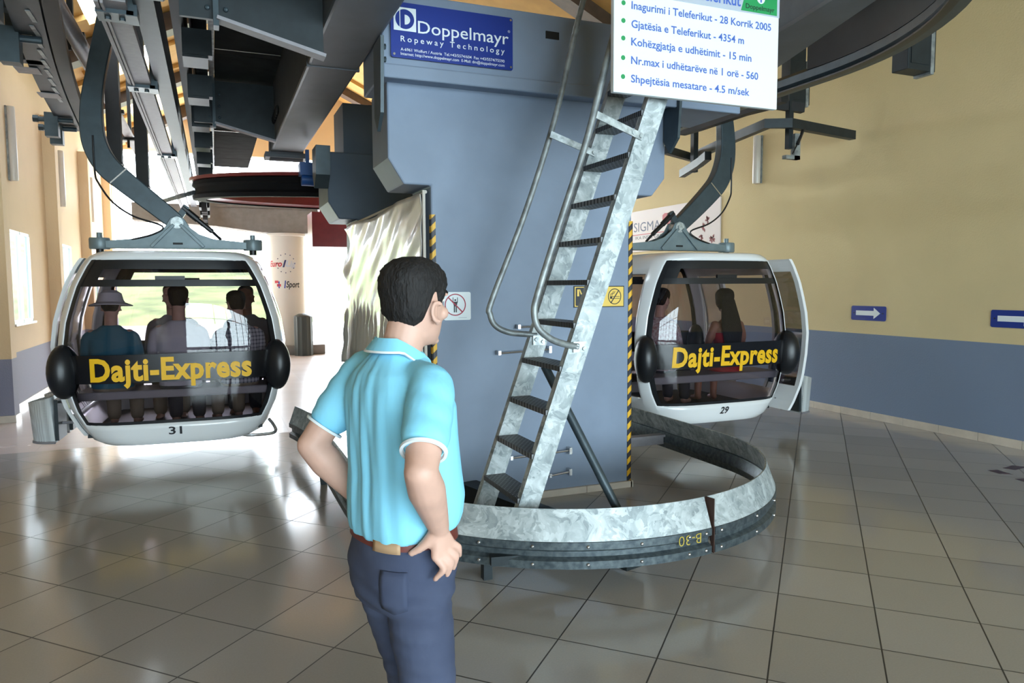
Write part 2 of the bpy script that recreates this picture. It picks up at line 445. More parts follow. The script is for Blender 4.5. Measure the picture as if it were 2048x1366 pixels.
for k, y0 in enumerate(bays):
    b = B()
    for xa, xb in ((XL, XC), (XC, XR)):
        b.bar(Vector(roof_pt(xa, y0+.1, -.16)), Vector(roof_pt(xb-1e-4, y0+.1, -.16)), .34, .26)
    struct(put('beam', b, MT['brown'], smooth=0))
b = B(); b.box(XL-.25, XL+.05, YE-.3, YE, HW-1.4, HW); b.box(XL-.25, XR+.25, YE-.25, YE, HW, HW+2.4); struct(put('wall_front', b, MT['wall_l'], smooth=0))

# ------------------------------------------------------------------ outside: apron, hillside with trees
MT['grass'] = mat('hill_grass', rgb(78, 98, 52), .9, col2=rgb(132, 148, 86), scale=.35, detail=8)
MT['apron'] = mat('concrete_apron', rgb(190, 186, 180), .7, var=.05)
b = B(); b.box(-14, 20, 27, 34, -.3, -.02); struct(put('ground', b, MT['apron'], smooth=0))
b = B(); n1, n2 = 40, 26; G = []
for i in range(n1+1):
    row = []
    for j in range(n2+1):
        x = -70+150*i/n1; t = j/n2; yy = 34+90*t
        z = -1.5+9.5*t**.8+.9*math.sin(x*.11+t*5)*t+.5*math.sin(x*.31+2*t)*t
        row.append(b.v((x, yy, z)))
    G.append(row)
for i in range(n1):
    for j in range(n2): b.f([G[i][j], G[i+1][j], G[i+1][j+1], G[i][j+1]])
struct(put('hill', b, MT['grass']))
# ------------------------------------------------------------------ support pillar with its crossbeam
def stripe_mat():
    m_ = mat('hazard_stripes', rgb(232, 178, 40), .45)
    n = m_.node_tree.nodes; l = m_.node_tree.links; p = n['Principled BSDF']
    g = n.new('ShaderNodeNewGeometry'); sp = n.new('ShaderNodeSeparateXYZ'); l.new(g.outputs['Position'], sp.inputs[0])
    a = n.new('ShaderNodeMath'); a.operation = 'MULTIPLY_ADD'; a.inputs[1].default_value = -1.0; l.new(sp.outputs[0], a.inputs[0]); l.new(sp.outputs[2], a.inputs[2])
    c = n.new('ShaderNodeMath'); c.operation = 'MULTIPLY'; c.inputs[1].default_value = 1/.094; l.new(a.outputs[0], c.inputs[0])
    f_ = n.new('ShaderNodeMath'); f_.operation = 'FRACT'; l.new(c.outputs[0], f_.inputs[0])
    gt = n.new('ShaderNodeMath'); gt.operation = 'GREATER_THAN'; gt.inputs[1].default_value = .5; l.new(f_.outputs[0], gt.inputs[0])
    mx = n.new('ShaderNodeMix'); mx.data_type = 'RGBA'; l.new(gt.outputs[0], mx.inputs['Factor']); mx.inputs['A'].default_value = rgb(234, 180, 40); mx.inputs['B'].default_value = rgb(34, 34, 44)
    l.new(mx.outputs['Result'], p.inputs['Base Color'])
    return m_
MT['hazard'] = stripe_mat()
def pillar_poly(z0): return [(1.415, z0), (3.025, z0), (3.025, 2.30), (3.21, 2.30), (3.325, 2.44), (3.325, 2.98), (1.118, 2.98), (1.118, 2.47), (1.225, 2.30), (1.415, 2.30)]
P1 = thing('support_pillar', 'wide blue-grey painted steel pillar with hazard-striped corners behind the ladder', 'pillar', (2.22, 5.2, 0))
b = B(); b.prism(pillar_poly(0), 'y', 4.94, 5.45); put('column', b, MT['pillar'], P1, smooth=0, bevel=.012)
b = B(); b.box(1.056, 3.9, 4.78, 5.42, 2.97, 3.50); b.box(1.056, 3.9, 4.755, 4.79, 2.95, 3.04); put('crossbeam', b, MT['pillar'], P1, smooth=0, bevel=.01)
b = B(); b.box(2.216, 2.318, 4.772, 4.80, 3.335, 3.385); put('slot', b, MT['steel_black'], P1, smooth=0)
for x in (1.03, 3.30):
    b = B(); b.prism([(4.70, 3.19), (4.93, 3.19), (4.93, 2.72), (4.85, 2.62), (4.74, 2.72)], 'x', x, x+.022)
    for z in (3.14, 3.06): b.cyl((x+.03, 4.76, z), .018, .03, 'x', 6)
    put('hanger_plate', b, MT['steel'], P1, smooth=0)
for x in (1.412, 2.998):
    b = B(); b.box(x, x+.031, 4.932, 4.945, .03, 2.1)
    if x < 2: b.box(x-.002, x+.004, 4.932, 4.975, .03, 2.1)
    else: b.box(x+.027, x+.033, 4.932, 4.975, .03, 2.1)
    g = put('edge_guard', b, MT['hazard'], P1, smooth=0); g['label'] = 'black and yellow striped edge guard'
b = B()
for k in range(4): b.box(1.40+k*.41, 1.40+(k+1)*.41-.004, 4.915, 4.95, 0, .052)
b.box(3.02, 3.045, 4.915, 5.45, 0, .052); put('base_tile', b, MT['skirt'], P1, smooth=0, bevel=.003)
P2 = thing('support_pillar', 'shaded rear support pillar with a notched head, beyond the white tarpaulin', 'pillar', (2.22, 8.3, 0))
b = B(); b.prism([(p[0], p[1]) for p in pillar_poly(0)], 'y', 7.72, 8.42); put('column', b, MT['pillar_shaded'], P2, smooth=0, bevel=.012)
b = B(); b.box(1.3, 3.7, 7.8, 8.4, 2.97, 3.5); put('crossbeam', b, MT['pillar_shaded'], P2, smooth=0)
b = B(); b.prism([(7.5, 3.0), (7.8, 3.0), (7.8, 2.72), (7.7, 2.60), (7.55, 2.72)], 'x', .98, 1.12); put('hanger_plate', b, MT['steel'], P2, smooth=0)

# white tarpaulin hung along the side between the two pillars
MT['tarp'] = mat('crumpled_tarpaulin', rgb(250, 248, 240), .38, bump=.3, bscale=6, coat=.3)
n_ = MT['tarp'].node_tree; tl_ = n_.nodes.new('ShaderNodeBsdfTranslucent'); tl_.inputs[0].default_value = (.8, .78, .68, 1); ms_ = n_.nodes.new('ShaderNodeMixShader'); ms_.inputs[0].default_value = .15
n_.links.new(n_.nodes['Principled BSDF'].outputs[0], ms_.inputs[1]); n_.links.new(tl_.outputs[0], ms_.inputs[2]); n_.links.new(ms_.outputs[0], n_.nodes['Material Output'].inputs[0])
b = B(); NU, NV = 90, 46; G = []
rnd = random.Random(3)
ph = [rnd.uniform(0, 6.28) for _ in range(8)]
for i in range(NU+1):
    u = i/NU; y = 5.0+u*3.15; row = []
    for j in range(NV+1):
        v = j/NV; zt = 2.245+.02*math.sin(u*9)-.03*math.exp(-((u-.97)/.05)**2); zb = .72+.05*math.sin(u*7+1)
        z = zb+(zt-zb)*v
        low = max(0, .5-v)/.5
        fold = .050*low*(abs(math.sin(u*48+ph[0]+1.2*math.sin(u*9)))*1.6-1+.5*math.sin(u*120+ph[1]))
        wr = .008*math.sin(u*21+v*13+ph[2])*math.sin(v*25+u*9+ph[3]) + .002*math.sin(u*60+v*44+ph[4])
        edge = .05*math.exp(-((u-1)/.06)**2)*math.sin(v*16)*v
        row.append(b.v((1.36+fold+wr+edge-.03*low, y, z)))
    G.append(row)
for i in range(NU):
    for j in range(NV): b.f([G[i][j], G[i+1][j], G[i+1][j+1], G[i][j+1]])
T = put('tarpaulin', b, MT['tarp'], None, smooth=180, at=(1.36, 6.5, .72), solid=.002)
tag(T, 'crumpled whitish tarpaulin hung along the pillar side, behind the man in blue', 'tarpaulin')
b = B(); b.tube([(1.39, 4.99, 2.26), (1.39, 8.16, 2.26)], .012); b.tube([(1.375, 4.985, .7), (1.375, 4.985, 2.27)], .012); put('hem_pole', b, MT['cream'], T)

# ------------------------------------------------------------------ signs
def plane_fn(Y): return lambda u, v: (u, Y, v)
SG = thing('information_sign', 'white information board with blue Albanian text and green bullets above the ladder', 'sign', (2.545, 3.47, 2.62))
b = B(); b.box(1.996, 3.094, 3.452, 3.485, 2.628, 3.36); put('panel', b, MT['sign_white'], SG, smooth=0, bevel=.004)
b = B(); b.box(1.996, 3.094, 3.4495, 3.453, 3.148, 3.36); put('title_band', b, MT['sign_grey'], SG, smooth=0)
b = B(); b.prism([(2.818, 3.156), (3.075, 3.156), (3.075, 3.36), (2.88, 3.36)], 'y', 3.448, 3.451); put('badge', b, MT['print_green'], SG, smooth=0)
b = B(); add_text(b, 'Doppelmayr', plane_fn(3.447), 2.85, 3.055, 3.172, .026, .006); put('lettering', b, MT['dark_print'], SG, smooth=0)
b = B(); b.cyl((2.956, 3.447, 3.236), .028, .002, 'y'); put('roundel', b, MT['sign_white'], SG, smooth=0)
b = B(); b.box(2.951, 2.961, 3.4445, 3.446, 3.215, 3.245); put('roundel_mark', b, MT['print_blue'], SG, smooth=0)
for s_, x1, zb in (('Inagurimi i Teleferikut - 28 Korrik 2005', 3.037, 3.068), ('Gjatësia e Teleferikut - 4354 m', 2.845, 2.972), ('Kohëzgjatja e udhëtimit - 15 min', 2.90, 2.880), ('Nr.max i udhëtarëve në 1 orë - 560', 2.951, 2.784), ('Shpejtësia mesatare - 4.5 m/sek', 2.891, 2.688)):
    b = B(); add_text(b, s_, plane_fn(3.4505), 2.102, x1, zb, .039, .016); put('lettering', b, MT['print_blue'], SG, smooth=0)
b = B(); add_text(b, 'Teleferikut', plane_fn(3.448), 2.46, 2.815, 3.176, .062, .016); put('lettering', b, MT['print_blue'], SG, smooth=0)
for z in (3.092, 3.001, 2.911, 2.810, 2.712):
    b = B(); b.cyl((2.053, 3.4505, z), .0125, .002, 'y', 16); put('bullet', b, MT['print_green'], SG, smooth=0)
b = B()
for x in (2.2, 2.9): b.bar((x, 3.50, 3.2), (x, 3.50, 4.6), .04, .02, up=(0, 1, 0))
put('hanging_strap', b, MT['steel'], SG, smooth=0)

DS = thing('maker_sign', 'blue enamel maker sign with white lettering, screwed high on the pillar crossbeam', 'sign', (1.53, 4.77, 3.08))
def rrect(x0, x1, z0, z1, r, n=5):
    pts = []
    for cx, cz, a in ((x1-r, z1-r, 0), (x0+r, z1-r, PI/2), (x0+r, z0+r, PI), (x1-r, z0+r, 1.5*PI)):
        for k in range(n+1): pts.append((cx+r*math.cos(a+PI/2*k/n), cz+r*math.sin(a+PI/2*k/n)))
    return pts
YS = 4.753
b = B(); b.prism(rrect(1.108, 1.955, 3.08, 3.43, .014), 'y', YS, YS+.006); put('panel', b, MT['sign_blue'], DS, smooth=0)
b = B(); b.box(1.128, 1.276, YS-.0015, YS+.001, 3.252, 3.398); put('emblem_ground', b, MT['sign_white'], DS, smooth=0)
b = B(); b.cyl((1.201, YS-.002, 3.325), .062, .002, 'y', 36); put('emblem_disc', b, MT['sign_blue'], DS, smooth=0)
b = B(); b.prism([(1.2, 3.291)]+[(1.202+.034*math.cos(a), 3.322+.031*math.sin(a)) for a in [(-PI/2+PI*k/12) for k in range(13)]]+[(1.2, 3.353)], 'y', YS-.0045, YS-.003)
b.box(1.166, 1.171, YS-.0045, YS-.003, 3.255, 3.396); put('emblem_letter', b, MT['sign_white'], DS, smooth=0)
for s_, x0, x1, zb, cap, bo, sp in (('Doppelmayr', 1.288, 1.924, 3.249, .077, .004, 1), ('Ropeway Technology', 1.172, 1.894, 3.184, .035, .006, 1.5), ('A-6961 Wolfurt / Austria  Tel.+43/5574/604  Fax +43/5574/75590', 1.171, 1.893, 3.126, .018, .004, 1), ('Internet: http://www.doppelmayr.com  E-Mail: dm@doppelmayr.com', 1.171, 1.893, 3.098, .018, .004, 1)):
    b = B(); add_text(b, s_, plane_fn(YS-.002), x0, x1, zb, cap, bo, 0, sp); put('lettering', b, MT['sign_white'], DS, smooth=0)
b = B(); add_text(b, '®', plane_fn(YS-.002), 1.918, 1.936, 3.328, .016); put('lettering', b, MT['sign_white'], DS, smooth=0)
for x, z in ((1.128, 3.1), (1.939, 3.413), (1.939, 3.1)):
    b = B(); b.cyl((x, YS-.003, z), .008, .006, 'y', 12); put('screw', b, MT['chrome'], DS, smooth=0)

# no-swinging sign: pictogram of a figure in a red barred circle
NS = thing('prohibition_sign', 'white plate with a red barred circle over a standing figure, beside the man\'s face', 'sign', (1.6, 4.93, 1.36))
b = B(); b.prism(rrect(1.495, 1.696, 1.363, 1.562, .014), 'y', 4.932, 4.938); put('panel', b, MT['sign_white'], NS, smooth=0)
def ring_y(b, cx, cz, r, t, y0, y1, n=40, k=1.0):
    for i in range(n):
        a, c = 2*PI*i/n, 2*PI*(i+1)/n
        b.prism([(cx+r*math.cos(a), cz+k*r*math.sin(a)), (cx+(r-t)*math.cos(a), cz+k*(r-t)*math.sin(a)), (cx+(r-t)*math.cos(c), cz+k*(r-t)*math.sin(c)), (cx+r*math.cos(c), cz+k*r*math.sin(c))], 'y', y0, y1)
NX, NZ = 1.580, 1.472
b = B(); b.cyl((NX, 4.931, NZ+.033), .0065, .002, 'y', 14); b.prism([(NX-.018, NZ+.022), (NX+.018, NZ+.022), (NX+.011, NZ-.005), (NX+.011, NZ-.054), (NX+.003, NZ-.054), (NX+.003, NZ-.012), (NX-.003, NZ-.012), (NX-.003, NZ-.054), (NX-.011, NZ-.054), (NX-.011, NZ-.005)], 'y', 4.930, 4.932)
for s_ in (-1, 1): b.box(NX+s_*.0165-.0022, NX+s_*.0165+.0022, 4.930, 4.932, NZ+.015, NZ+.052)
put('figure', b, MT['dark_print'], NS, smooth=0)
b = B(); ring_y(b, NX, NZ, .078, .007, 4.929, 4.931); d = .052; b.prism([(NX-d-.003, NZ+d-.003), (NX-d+.003, NZ+d+.003), (NX+d+.003, NZ-d+.003), (NX+d-.003, NZ-d-.003)], 'y', 4.9285, 4.9305)
put('barred_circle', b, mat('sign_crimson', rgb(168, 44, 70), .5), NS, smooth=0)
b = B(); b.box(1.604, 1.665, 4.931, 4.9325, 1.378, 1.381); put('small_print', b, MT['sign_grey'], NS, smooth=0)
# yellow no-smoking sign
SM = thing('no_smoking_sign', 'yellow no-smoking plate on the pillar, half hidden behind the ladder', 'sign', (2.74, 4.93, 1.44))
b = B(); b.box(2.520, 2.958, 4.933, 4.938, 1.436, 1.600); put('border', b, MT['dark_print'], SM, smooth=0)
b = B(); b.box(2.527, 2.951, 4.931, 4.934, 1.443, 1.593); put('panel', b, MT['sign_yellow'], SM, smooth=0)
b = B(); b.prism(rrect(2.534, 2.755, 1.449, 1.587, .008), 'y', 4.929, 4.932); put('dark_field', b, MT['dark_print'], SM, smooth=0)
b = B(); b.box(2.546, 2.562, 4.927, 4.93, 1.522, 1.574); b.prism([(2.562, 1.574), (2.570, 1.574), (2.586, 1.54), (2.578, 1.534)], 'y', 4.927, 4.93); put('lettering', b, MT['sign_yellow'], SM, smooth=0)
b = B(); SX, SZ = 2.872, 1.518; ring_y(b, SX, SZ, .058, .006, 4.929, 4.931, k=1.06)
b.prism([(SX-.038, SZ-.05), (SX-.031, SZ-.053), (SX+.040, SZ+.047), (SX+.034, SZ+.050)], 'y', 4.928, 4.931)
b.box(SX-.036, SX+.045, 4.929, 4.931, SZ-.003, SZ+.001); b.box(SX-.036, SX+.045, 4.929, 4.931, SZ-.018, SZ-.014); b.box(SX-.040, SX-.022, 4.929, 4.931, SZ-.018, SZ+.001)
for o in (0, .013): b.tube([(SX-.038+o, 4.930, SZ+.003), (SX-.034+o, 4.930, SZ+.018), (SX-.018+o, 4.930, SZ+.026), (SX-.010+o, 4.930, SZ+.040)], .0022, 6, up=(0, 1, 0))
put('pictogram', b, MT['dark_print'], SM, smooth=0)

# ------------------------------------------------------------------ steep galvanised ladder
def spangle_mat():
    m_ = mat('spangled_zinc', rgb(150, 160, 160), .5, .25)
    n = m_.node_tree.nodes; l = m_.node_tree.links; p = n['Principled BSDF']
    tc = n.new('ShaderNodeTexCoord'); vo = n.new('ShaderNodeTexVoronoi'); vo.inputs['Scale'].default_value = 26
    nz = n.new('ShaderNodeTexNoise'); nz.inputs['Scale'].default_value = 9; nz.inputs['Detail'].default_value = 6; nz.inputs['Distortion'].default_value = 1.2
    l.new(tc.outputs['Object'], nz.inputs['Vector'])
    mxv = n.new('ShaderNodeMix'); mxv.data_type = 'RGBA'; mxv.blend_type = 'ADD'; mxv.inputs['Factor'].default_value = .25
    l.new(tc.outputs['Object'], mxv.inputs['A']); l.new(nz.outputs['Color'], mxv.inputs['B']); l.new(mxv.outputs['Result'], vo.inputs['Vector'])
    sp = n.new('ShaderNodeSeparateColor'); l.new(vo.outputs['Color'], sp.inputs[0])
    ad = n.new('ShaderNodeMath'); ad.operation = 'MULTIPLY_ADD'; ad.inputs[1].default_value = .30; l.new(sp.outputs[0], ad.inputs[0]); l.new(nz.outputs['Fac'], ad.inputs[2])
    rp = n.new('ShaderNodeValToRGB'); rp.color_ramp.elements[0].position = .40; rp.color_ramp.elements[1].position = .95
    rp.color_ramp.elements[0].color = rgb(132, 143, 146); rp.color_ramp.elements[1].color = rgb(208, 216, 217)
    l.new(ad.outputs[0], rp.inputs[0]); l.new(rp.outputs[0], p.inputs['Base Color'])
    return m_
MT['spangle'] = spangle_mat()
def grate_mat():
    m_ = mat('perforated_tread', rgb(96, 98, 100), .5, .5)
    n = m_.node_tree.nodes; l = m_.node_tree.links; p = n['Principled BSDF']
    tc = n.new('ShaderNodeTexCoord'); br = n.new('ShaderNodeTexBrick'); mp = n.new('ShaderNodeMapping'); mp.inputs['Scale'].default_value = (34, 34, 34)
    l.new(tc.outputs['Object'], mp.inputs[0]); l.new(mp.outputs[0], br.inputs['Vector'])
    br.inputs['Color1'].default_value = rgb(18, 18, 20); br.inputs['Color2'].default_value = rgb(30, 30, 32); br.inputs['Mortar'].default_value = rgb(120, 122, 124)
    br.inputs['Scale'].default_value = 1.0; br.inputs['Mortar Size'].default_value = .13; br.inputs['Brick Width'].default_value = 1.0; br.inputs['Row Height'].default_value = .7
    l.new(br.outputs['Color'], p.inputs['Base Color'])
    return m_
MT['grate'] = grate_mat()
YR_, YL_ = 3.60, 4.15
def lx(z): return 1.547+(z-.354)*.357
LD = thing('ladder', 'steep galvanised steel ladder with grated treads and two tubular handrails', 'ladder', (1.42, 3.87, 0))
for Y, s_ in ((YR_, 1), (YL_, 1)):
    b = B(); hw = .060*1.06
    def quad(z): return lx(z)
    # channel: web facing the camera, flanges turned back
    for (xa, xb, ya, yb) in ((-hw, hw, Y-.004, Y+.004), (-hw, -hw+.008, Y, Y+.045), (hw-.008, hw, Y, Y+.045)):
        A = [b.v((lx(.19)+x, y_, .19)) for x, y_ in ((xa, ya), (xb, ya), (xb, yb), (xa, yb))]; C = [b.v((lx(3.3)+x, y_, 3.3)) for x, y_ in ((xa, ya), (xb, ya), (xb, yb), (xa, yb))]
        b.f(A); b.f(C)
        for i in range(4): b.f([A[i], A[(i+1) % 4], C[(i+1) % 4], C[i]])
    put('stringer', b, MT['spangle'], LD, smooth=0)
for k in range(0, 12):
    z = .444+.2385*k; x = lx(z)-.080
    b = B(); b.box(x, x+.142, YR_+.005, YL_-.005, z-.03, z)
    put('tread', b, MT['grate'], LD, smooth=0, bevel=.002)
def smooth_path(pts, n=5):
    P_ = [Vector(p) for p in pts]; out_ = []
    for i in range(len(P_)-1):
        p0 = P_[max(0, i-1)]; p1 = P_[i]; p2 = P_[i+1]; p3 = P_[min(len(P_)-1, i+2)]
        for k in range(n):
            t = k/n
            out_.append(.5*((2*p1)+(p2-p0)*t+(2*p0-5*p1+4*p2-p3)*t*t+(3*p1-p0-3*p2+p3)*t**3))
    out_.append(P_[-1]); return out_
hrR = [(2.33, 3.55, 3.9), (2.02, 3.55, 2.851), (1.89, 3.55, 2.389), (1.735, 3.55, 1.956), (1.601, 3.55, 1.569), (1.578, 3.55, 1.46), (1.605, 3.55, 1.375), (1.69, 3.56, 1.312), (1.80, 3.585, 1.278), (1.86, 3.592, 1.268)]
hrL = [(2.40, 4.20, 4.0), (2.18, 4.20, 3.292), (2.007, 4.20, 2.635), (1.801, 4.20, 2.042), (1.582, 4.20, 1.518), (1.570, 4.20, 1.43), (1.60, 4.19, 1.36), (1.68, 4.17, 1.318), (1.80, 4.16, 1.303), (1.86, 4.155, 1.295)]
for pts, Y, dy in ((hrR, YR_, -.012), (hrL, YL_, -.012)):
    b = B(); b.tube(smooth_path(pts, 6), .0185, 12, up=(0, 1, 0)); h_ = put('handrail', b, MT['zinc_dull'], LD, smooth=60)
    b = B()
    yy = Y-.012
    b.bar((1.95, yy-.02 if Y == YR_ else yy, 2.534), (2.262, yy, 2.436), .008, .04, up=(0, 0, 1))
    for x, z in ((2.20, 2.455), (2.25, 2.44)): b.cyl((x, yy-.006, z), .012, .016, 'y', 6)
    put('handrail_bracket', b, MT['zinc'], h_, smooth=0)
    b = B(); b.box(1.83, 1.91, yy-.004, yy+.004, 1.235, 1.295)
    for x, z in ((1.85, 1.27), (1.895, 1.255)): b.cyl((x, yy-.006, z), .012, .016, 'y', 6)
    put('handrail_foot', b, MT['zinc'], h_, smooth=0)
    for x, z in ((1.47, .22), (1.53, .21)):
        b = B(); b.cyl((x, Y-.008, z+.03), .014, .02, 'y', 6); put('bolt', b, MT['chrome'], LD, smooth=0)
b = B(); b.tube([(1.80, 3.9, 1.13), (2.13, 3.53, .25)], .026, 12); put('brace', b, MT['steel'], LD)

# ------------------------------------------------------------------ guide ring round the pillar foot
CX, CY = 2.25, 4.70
RG = thing('guide_rail', 'U-shaped galvanised guide rail standing knee-high around the pillar foot', 'guide rail', (CX, CY-1.5, 0))
def U_path(r, a0, a1, n=40):
    return [(CX+r*math.cos(math.radians(a0+(a1-a0)*i/n)), CY+r*math.sin(math.radians(a0+(a1-a0)*i/n)), 0) for i in range(n+1)]
Lf = [(CX-1.49+.10*0, 7.35), (CX-1.49, 4.9)]
GAP = -82.0+19.5   # joint right of the lettering
def rail_strip(prof, path, name, mt, parent, seg=None):
    b = B(); rings = []
    for i, p in enumerate(path):
        p = Vector(p); a = Vector(path[max(0, i-1)]); c = Vector(path[min(len(path)-1, i+1)]); t = (c-a).normalized(); nrm = Vector((t.y, -t.x, 0))
        rings.append([p+nrm*u+Vector((0, 0, v)) for u, v in prof])
    b.loft(rings); return put(name, b, mt, parent, smooth=30)
plate = [(.0, .272), (.008, .272), (-.052, .432), (-.062, .430)]
chan = [(.0, .13), (.012, .13), (.012, .172), (-.016, .188), (-.016, .216), (.012, .232), (.012, .272), (.0, .278), (-.012, .272), (-.028, .216), (-.028, .188), (-.012, .172)]
left_path = [(CX-1.60, 7.36, 0), (CX-1.565, 7.2, 0), (CX-1.52, 6.95, 0)]+[(CX-1.5, 7.1-.22*i, 0) for i in range(1, 11)]+U_path(1.5, 180, 279.2, 40)
right_path = U_path(1.5, 280.2, 360, 32)+[(CX+1.5, 4.7+.3*i, 0) for i in range(1, 11)]
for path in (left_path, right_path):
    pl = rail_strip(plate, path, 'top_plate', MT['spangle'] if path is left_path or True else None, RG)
    rail_strip(chan, path, 'channel', MT['zinc_shaded'], RG)
for a in list(range(196, 276, 11))+[277.5, 282, 296, 310, 325, 340]:
    for z in (.155, .25):
        t = math.radians(a); b = B(); b.ell((CX+1.513*math.cos(t), CY+1.513*math.sin(t), z), (.010, .010, .010), 8, 6); put('bolt', b, MT['chrome'], RG)
b = B()
t = math.radians(279.7)
for z0, z1, u0, u1 in ((.13, .275, -.01, .014), (.275, .432, -.055, .01)):
    rr = 1.5
    p = [Vector((CX+(rr+u)*math.cos(t), CY+(rr+u)*math.sin(t), 0)) for u in (u0, u1)]
    b.prism([((p[0].x), (p[0].y)), ((p[1].x), (p[1].y)), (p[1].x+.008, p[1].y+.004), (p[0].x+.008, p[0].y+.004)], 'z', z0, z1)
put('joint_plate', b, mat('rusty_joint', rgb(70, 48, 40), .8), RG, smooth=0)
b = B()   # yellow chalk marking B-30 upside down on the channel
def ring_fn(u, v):   # u runs along the ring from the joint, v up
    a = math.radians(276.8)-u/1.514
    return (CX+1.5145*math.cos(a), CY+1.5145*math.sin(a), v)
vs, fs = text_mesh('B-30', -.012)
mn = min(p[0] for p in vs); mx = max(p[0] for p in vs); k = .15/(mx-mn)
V_ = [b.v(ring_fn(.02+(p[0]-mn)*k, .262-p[1]*k*.95)) for p in vs]
for f_ in fs: b.f([V_[i] for i in f_])
put('chalk_marking', b, mat('yellow_chalk', rgb(190, 168, 70), .9), RG, smooth=0)['label'] = 'yellow upside-down marking B-30'
b = B()
b.sweep([(2.1, 3.36, .12), (1.66, 4.93, .12)], [(-.07, -.07), (.07, -.07), (.07, .07), (-.07, .07)])
put('floor_beam', b, MT['steel_dark'], RG, smooth=0)
b = B(); b.box(3.03, 3.72, 5.5, 5.56, .17, .26); b.box(3.3, 3.72, 5.47, 5.5, .24, .26); put('tie_bar', b, MT['alu'], RG, smooth=0)
b = B(); b.bar((1.415, 5.6, .2), (.76, 5.75, .2), .05, .05); put('stay', b, MT['steel_dark'], RG, smooth=0)
b = B(); b.bar((.78, 5.98, .0), (.75, 5.98, .3), .05, .05); put('stay', b, MT['steel_dark'], RG, smooth=0)
b = B(); b.bar((1.3, 3.5, .165), (1.64, 3.44, .165), .05, .05); put('stay', b, MT['steel_dark'], RG, smooth=0)
b = B(); b.bar((1.3, 4.15, .165), (1.95, 4.15, .165), .05, .05); put('stay', b, MT['steel_dark'], RG, smooth=0)
b = B(); b.bar((1.3, 3.62, .165), (1.95, 3.62, .165), .05, .05); put('stay', b, MT['steel_dark'], RG, smooth=0)
for px in ((1.3, 3.62), (.78, 4.9)):
    b = B(); d = (Vector((px[0], px[1], 0))-Vector((CX, CY, 0)))*.96+Vector((CX, CY, 0)); b.box(d.x-.025, d.x+.025, d.y-.025, d.y+.025, 0, .2); put('foot', b, MT['steel_dark'], RG, smooth=0)
# slim rods bolted to the pillar behind the ladder
for x0, x1, z in ((1.895, 2.30, 1.115), (1.985, 2.47, .335), (2.3, 2.47, .17), (2.05, 2.45, 1.30)):
    b = B(); b.tube([(x0, 4.90, z), (x1, 4.90, z+.015)], .008, 8); b.box(x1-.01, x1+.012, 4.88, 4.945, z-.01, z+.04); b.box(x0-.008, x0+.012, 4.88, 4.945, z-.01, z+.02)
    put('wall_rod', b, MT['chrome'], P1, smooth=0)

# dark inlaid tiles in the floor by the right wall
inl = [[(6.115, 4.159), (6.208, 4.141), (6.171, 3.982), (6.092, 4.043)], [(6.309, 4.163), (6.48, 4.19), (6.54, 4.10), (6.338, 4.077)], [(6.048, 3.886), (6.20, 3.85), (6.10, 3.70), (6.02, 3.78)]]
for q in inl:
    b = B(); b.prism(q, 'z', -.001, .0012); o = put('trim_20', b, mat('maroon_tile', rgb(74, 52, 60), .4), None, smooth=0, at=(q[0][0], q[0][1], 0)); o['kind'] = 'structure'
# ------------------------------------------------------------------ cabins
WZ = [(.18, .60), (.20, .70), (.235, .755), (.337, .826), (.514, .915), (.64, .95), (.85, .985), (1.08, 1.0), (1.3, .97), (1.47, .922), (1.63, .87), (1.79, .79), (1.86, .745), (1.90, .70), (1.92, .62)]
def interp(t, T):
    if t <= T[0][0]: return T[0][1]
    for (a, x), (c, y) in zip(T[:-1], T[1:]):
        if t <= c: return x+(y-x)*(t-a)/(c-a)
    return T[-1][1]
def gw(z): # smoothed half width
    return (interp(z-.02, WZ)+2*interp(z, WZ)+interp(z+.02, WZ))/4
def gd(z): return .95*(.72+.28*gw(z))
NEXP = 4.6
MARG = .112
def fx(z): return gw(z)-MARG
def fy(x, z):   # end-face surface (distance from the cabin centre)
    q = min(1, abs(x)/gw(z)); return gd(z)*(1-q**NEXP)**(1/NEXP)
def sx(y, z):
    q = min(1, abs(y)/gd(z)); return gw(z)*(1-q**NEXP)**(1/NEXP)
ZL = [.19, .20, .235, .28, .337, .386, .45, .514, .56, .64, .70, .766, .85, .93, 1.016, 1.08, 1.2, 1.3, 1.4, 1.47, 1.55, 1.616, 1.67, 1.72, 1.79, 1.85, 1.885, 1.905, 1.918]
ZB, ZT = .386, 1.85
SB, ST = .45, 1.72
def sy(z): return gd(z)-.27
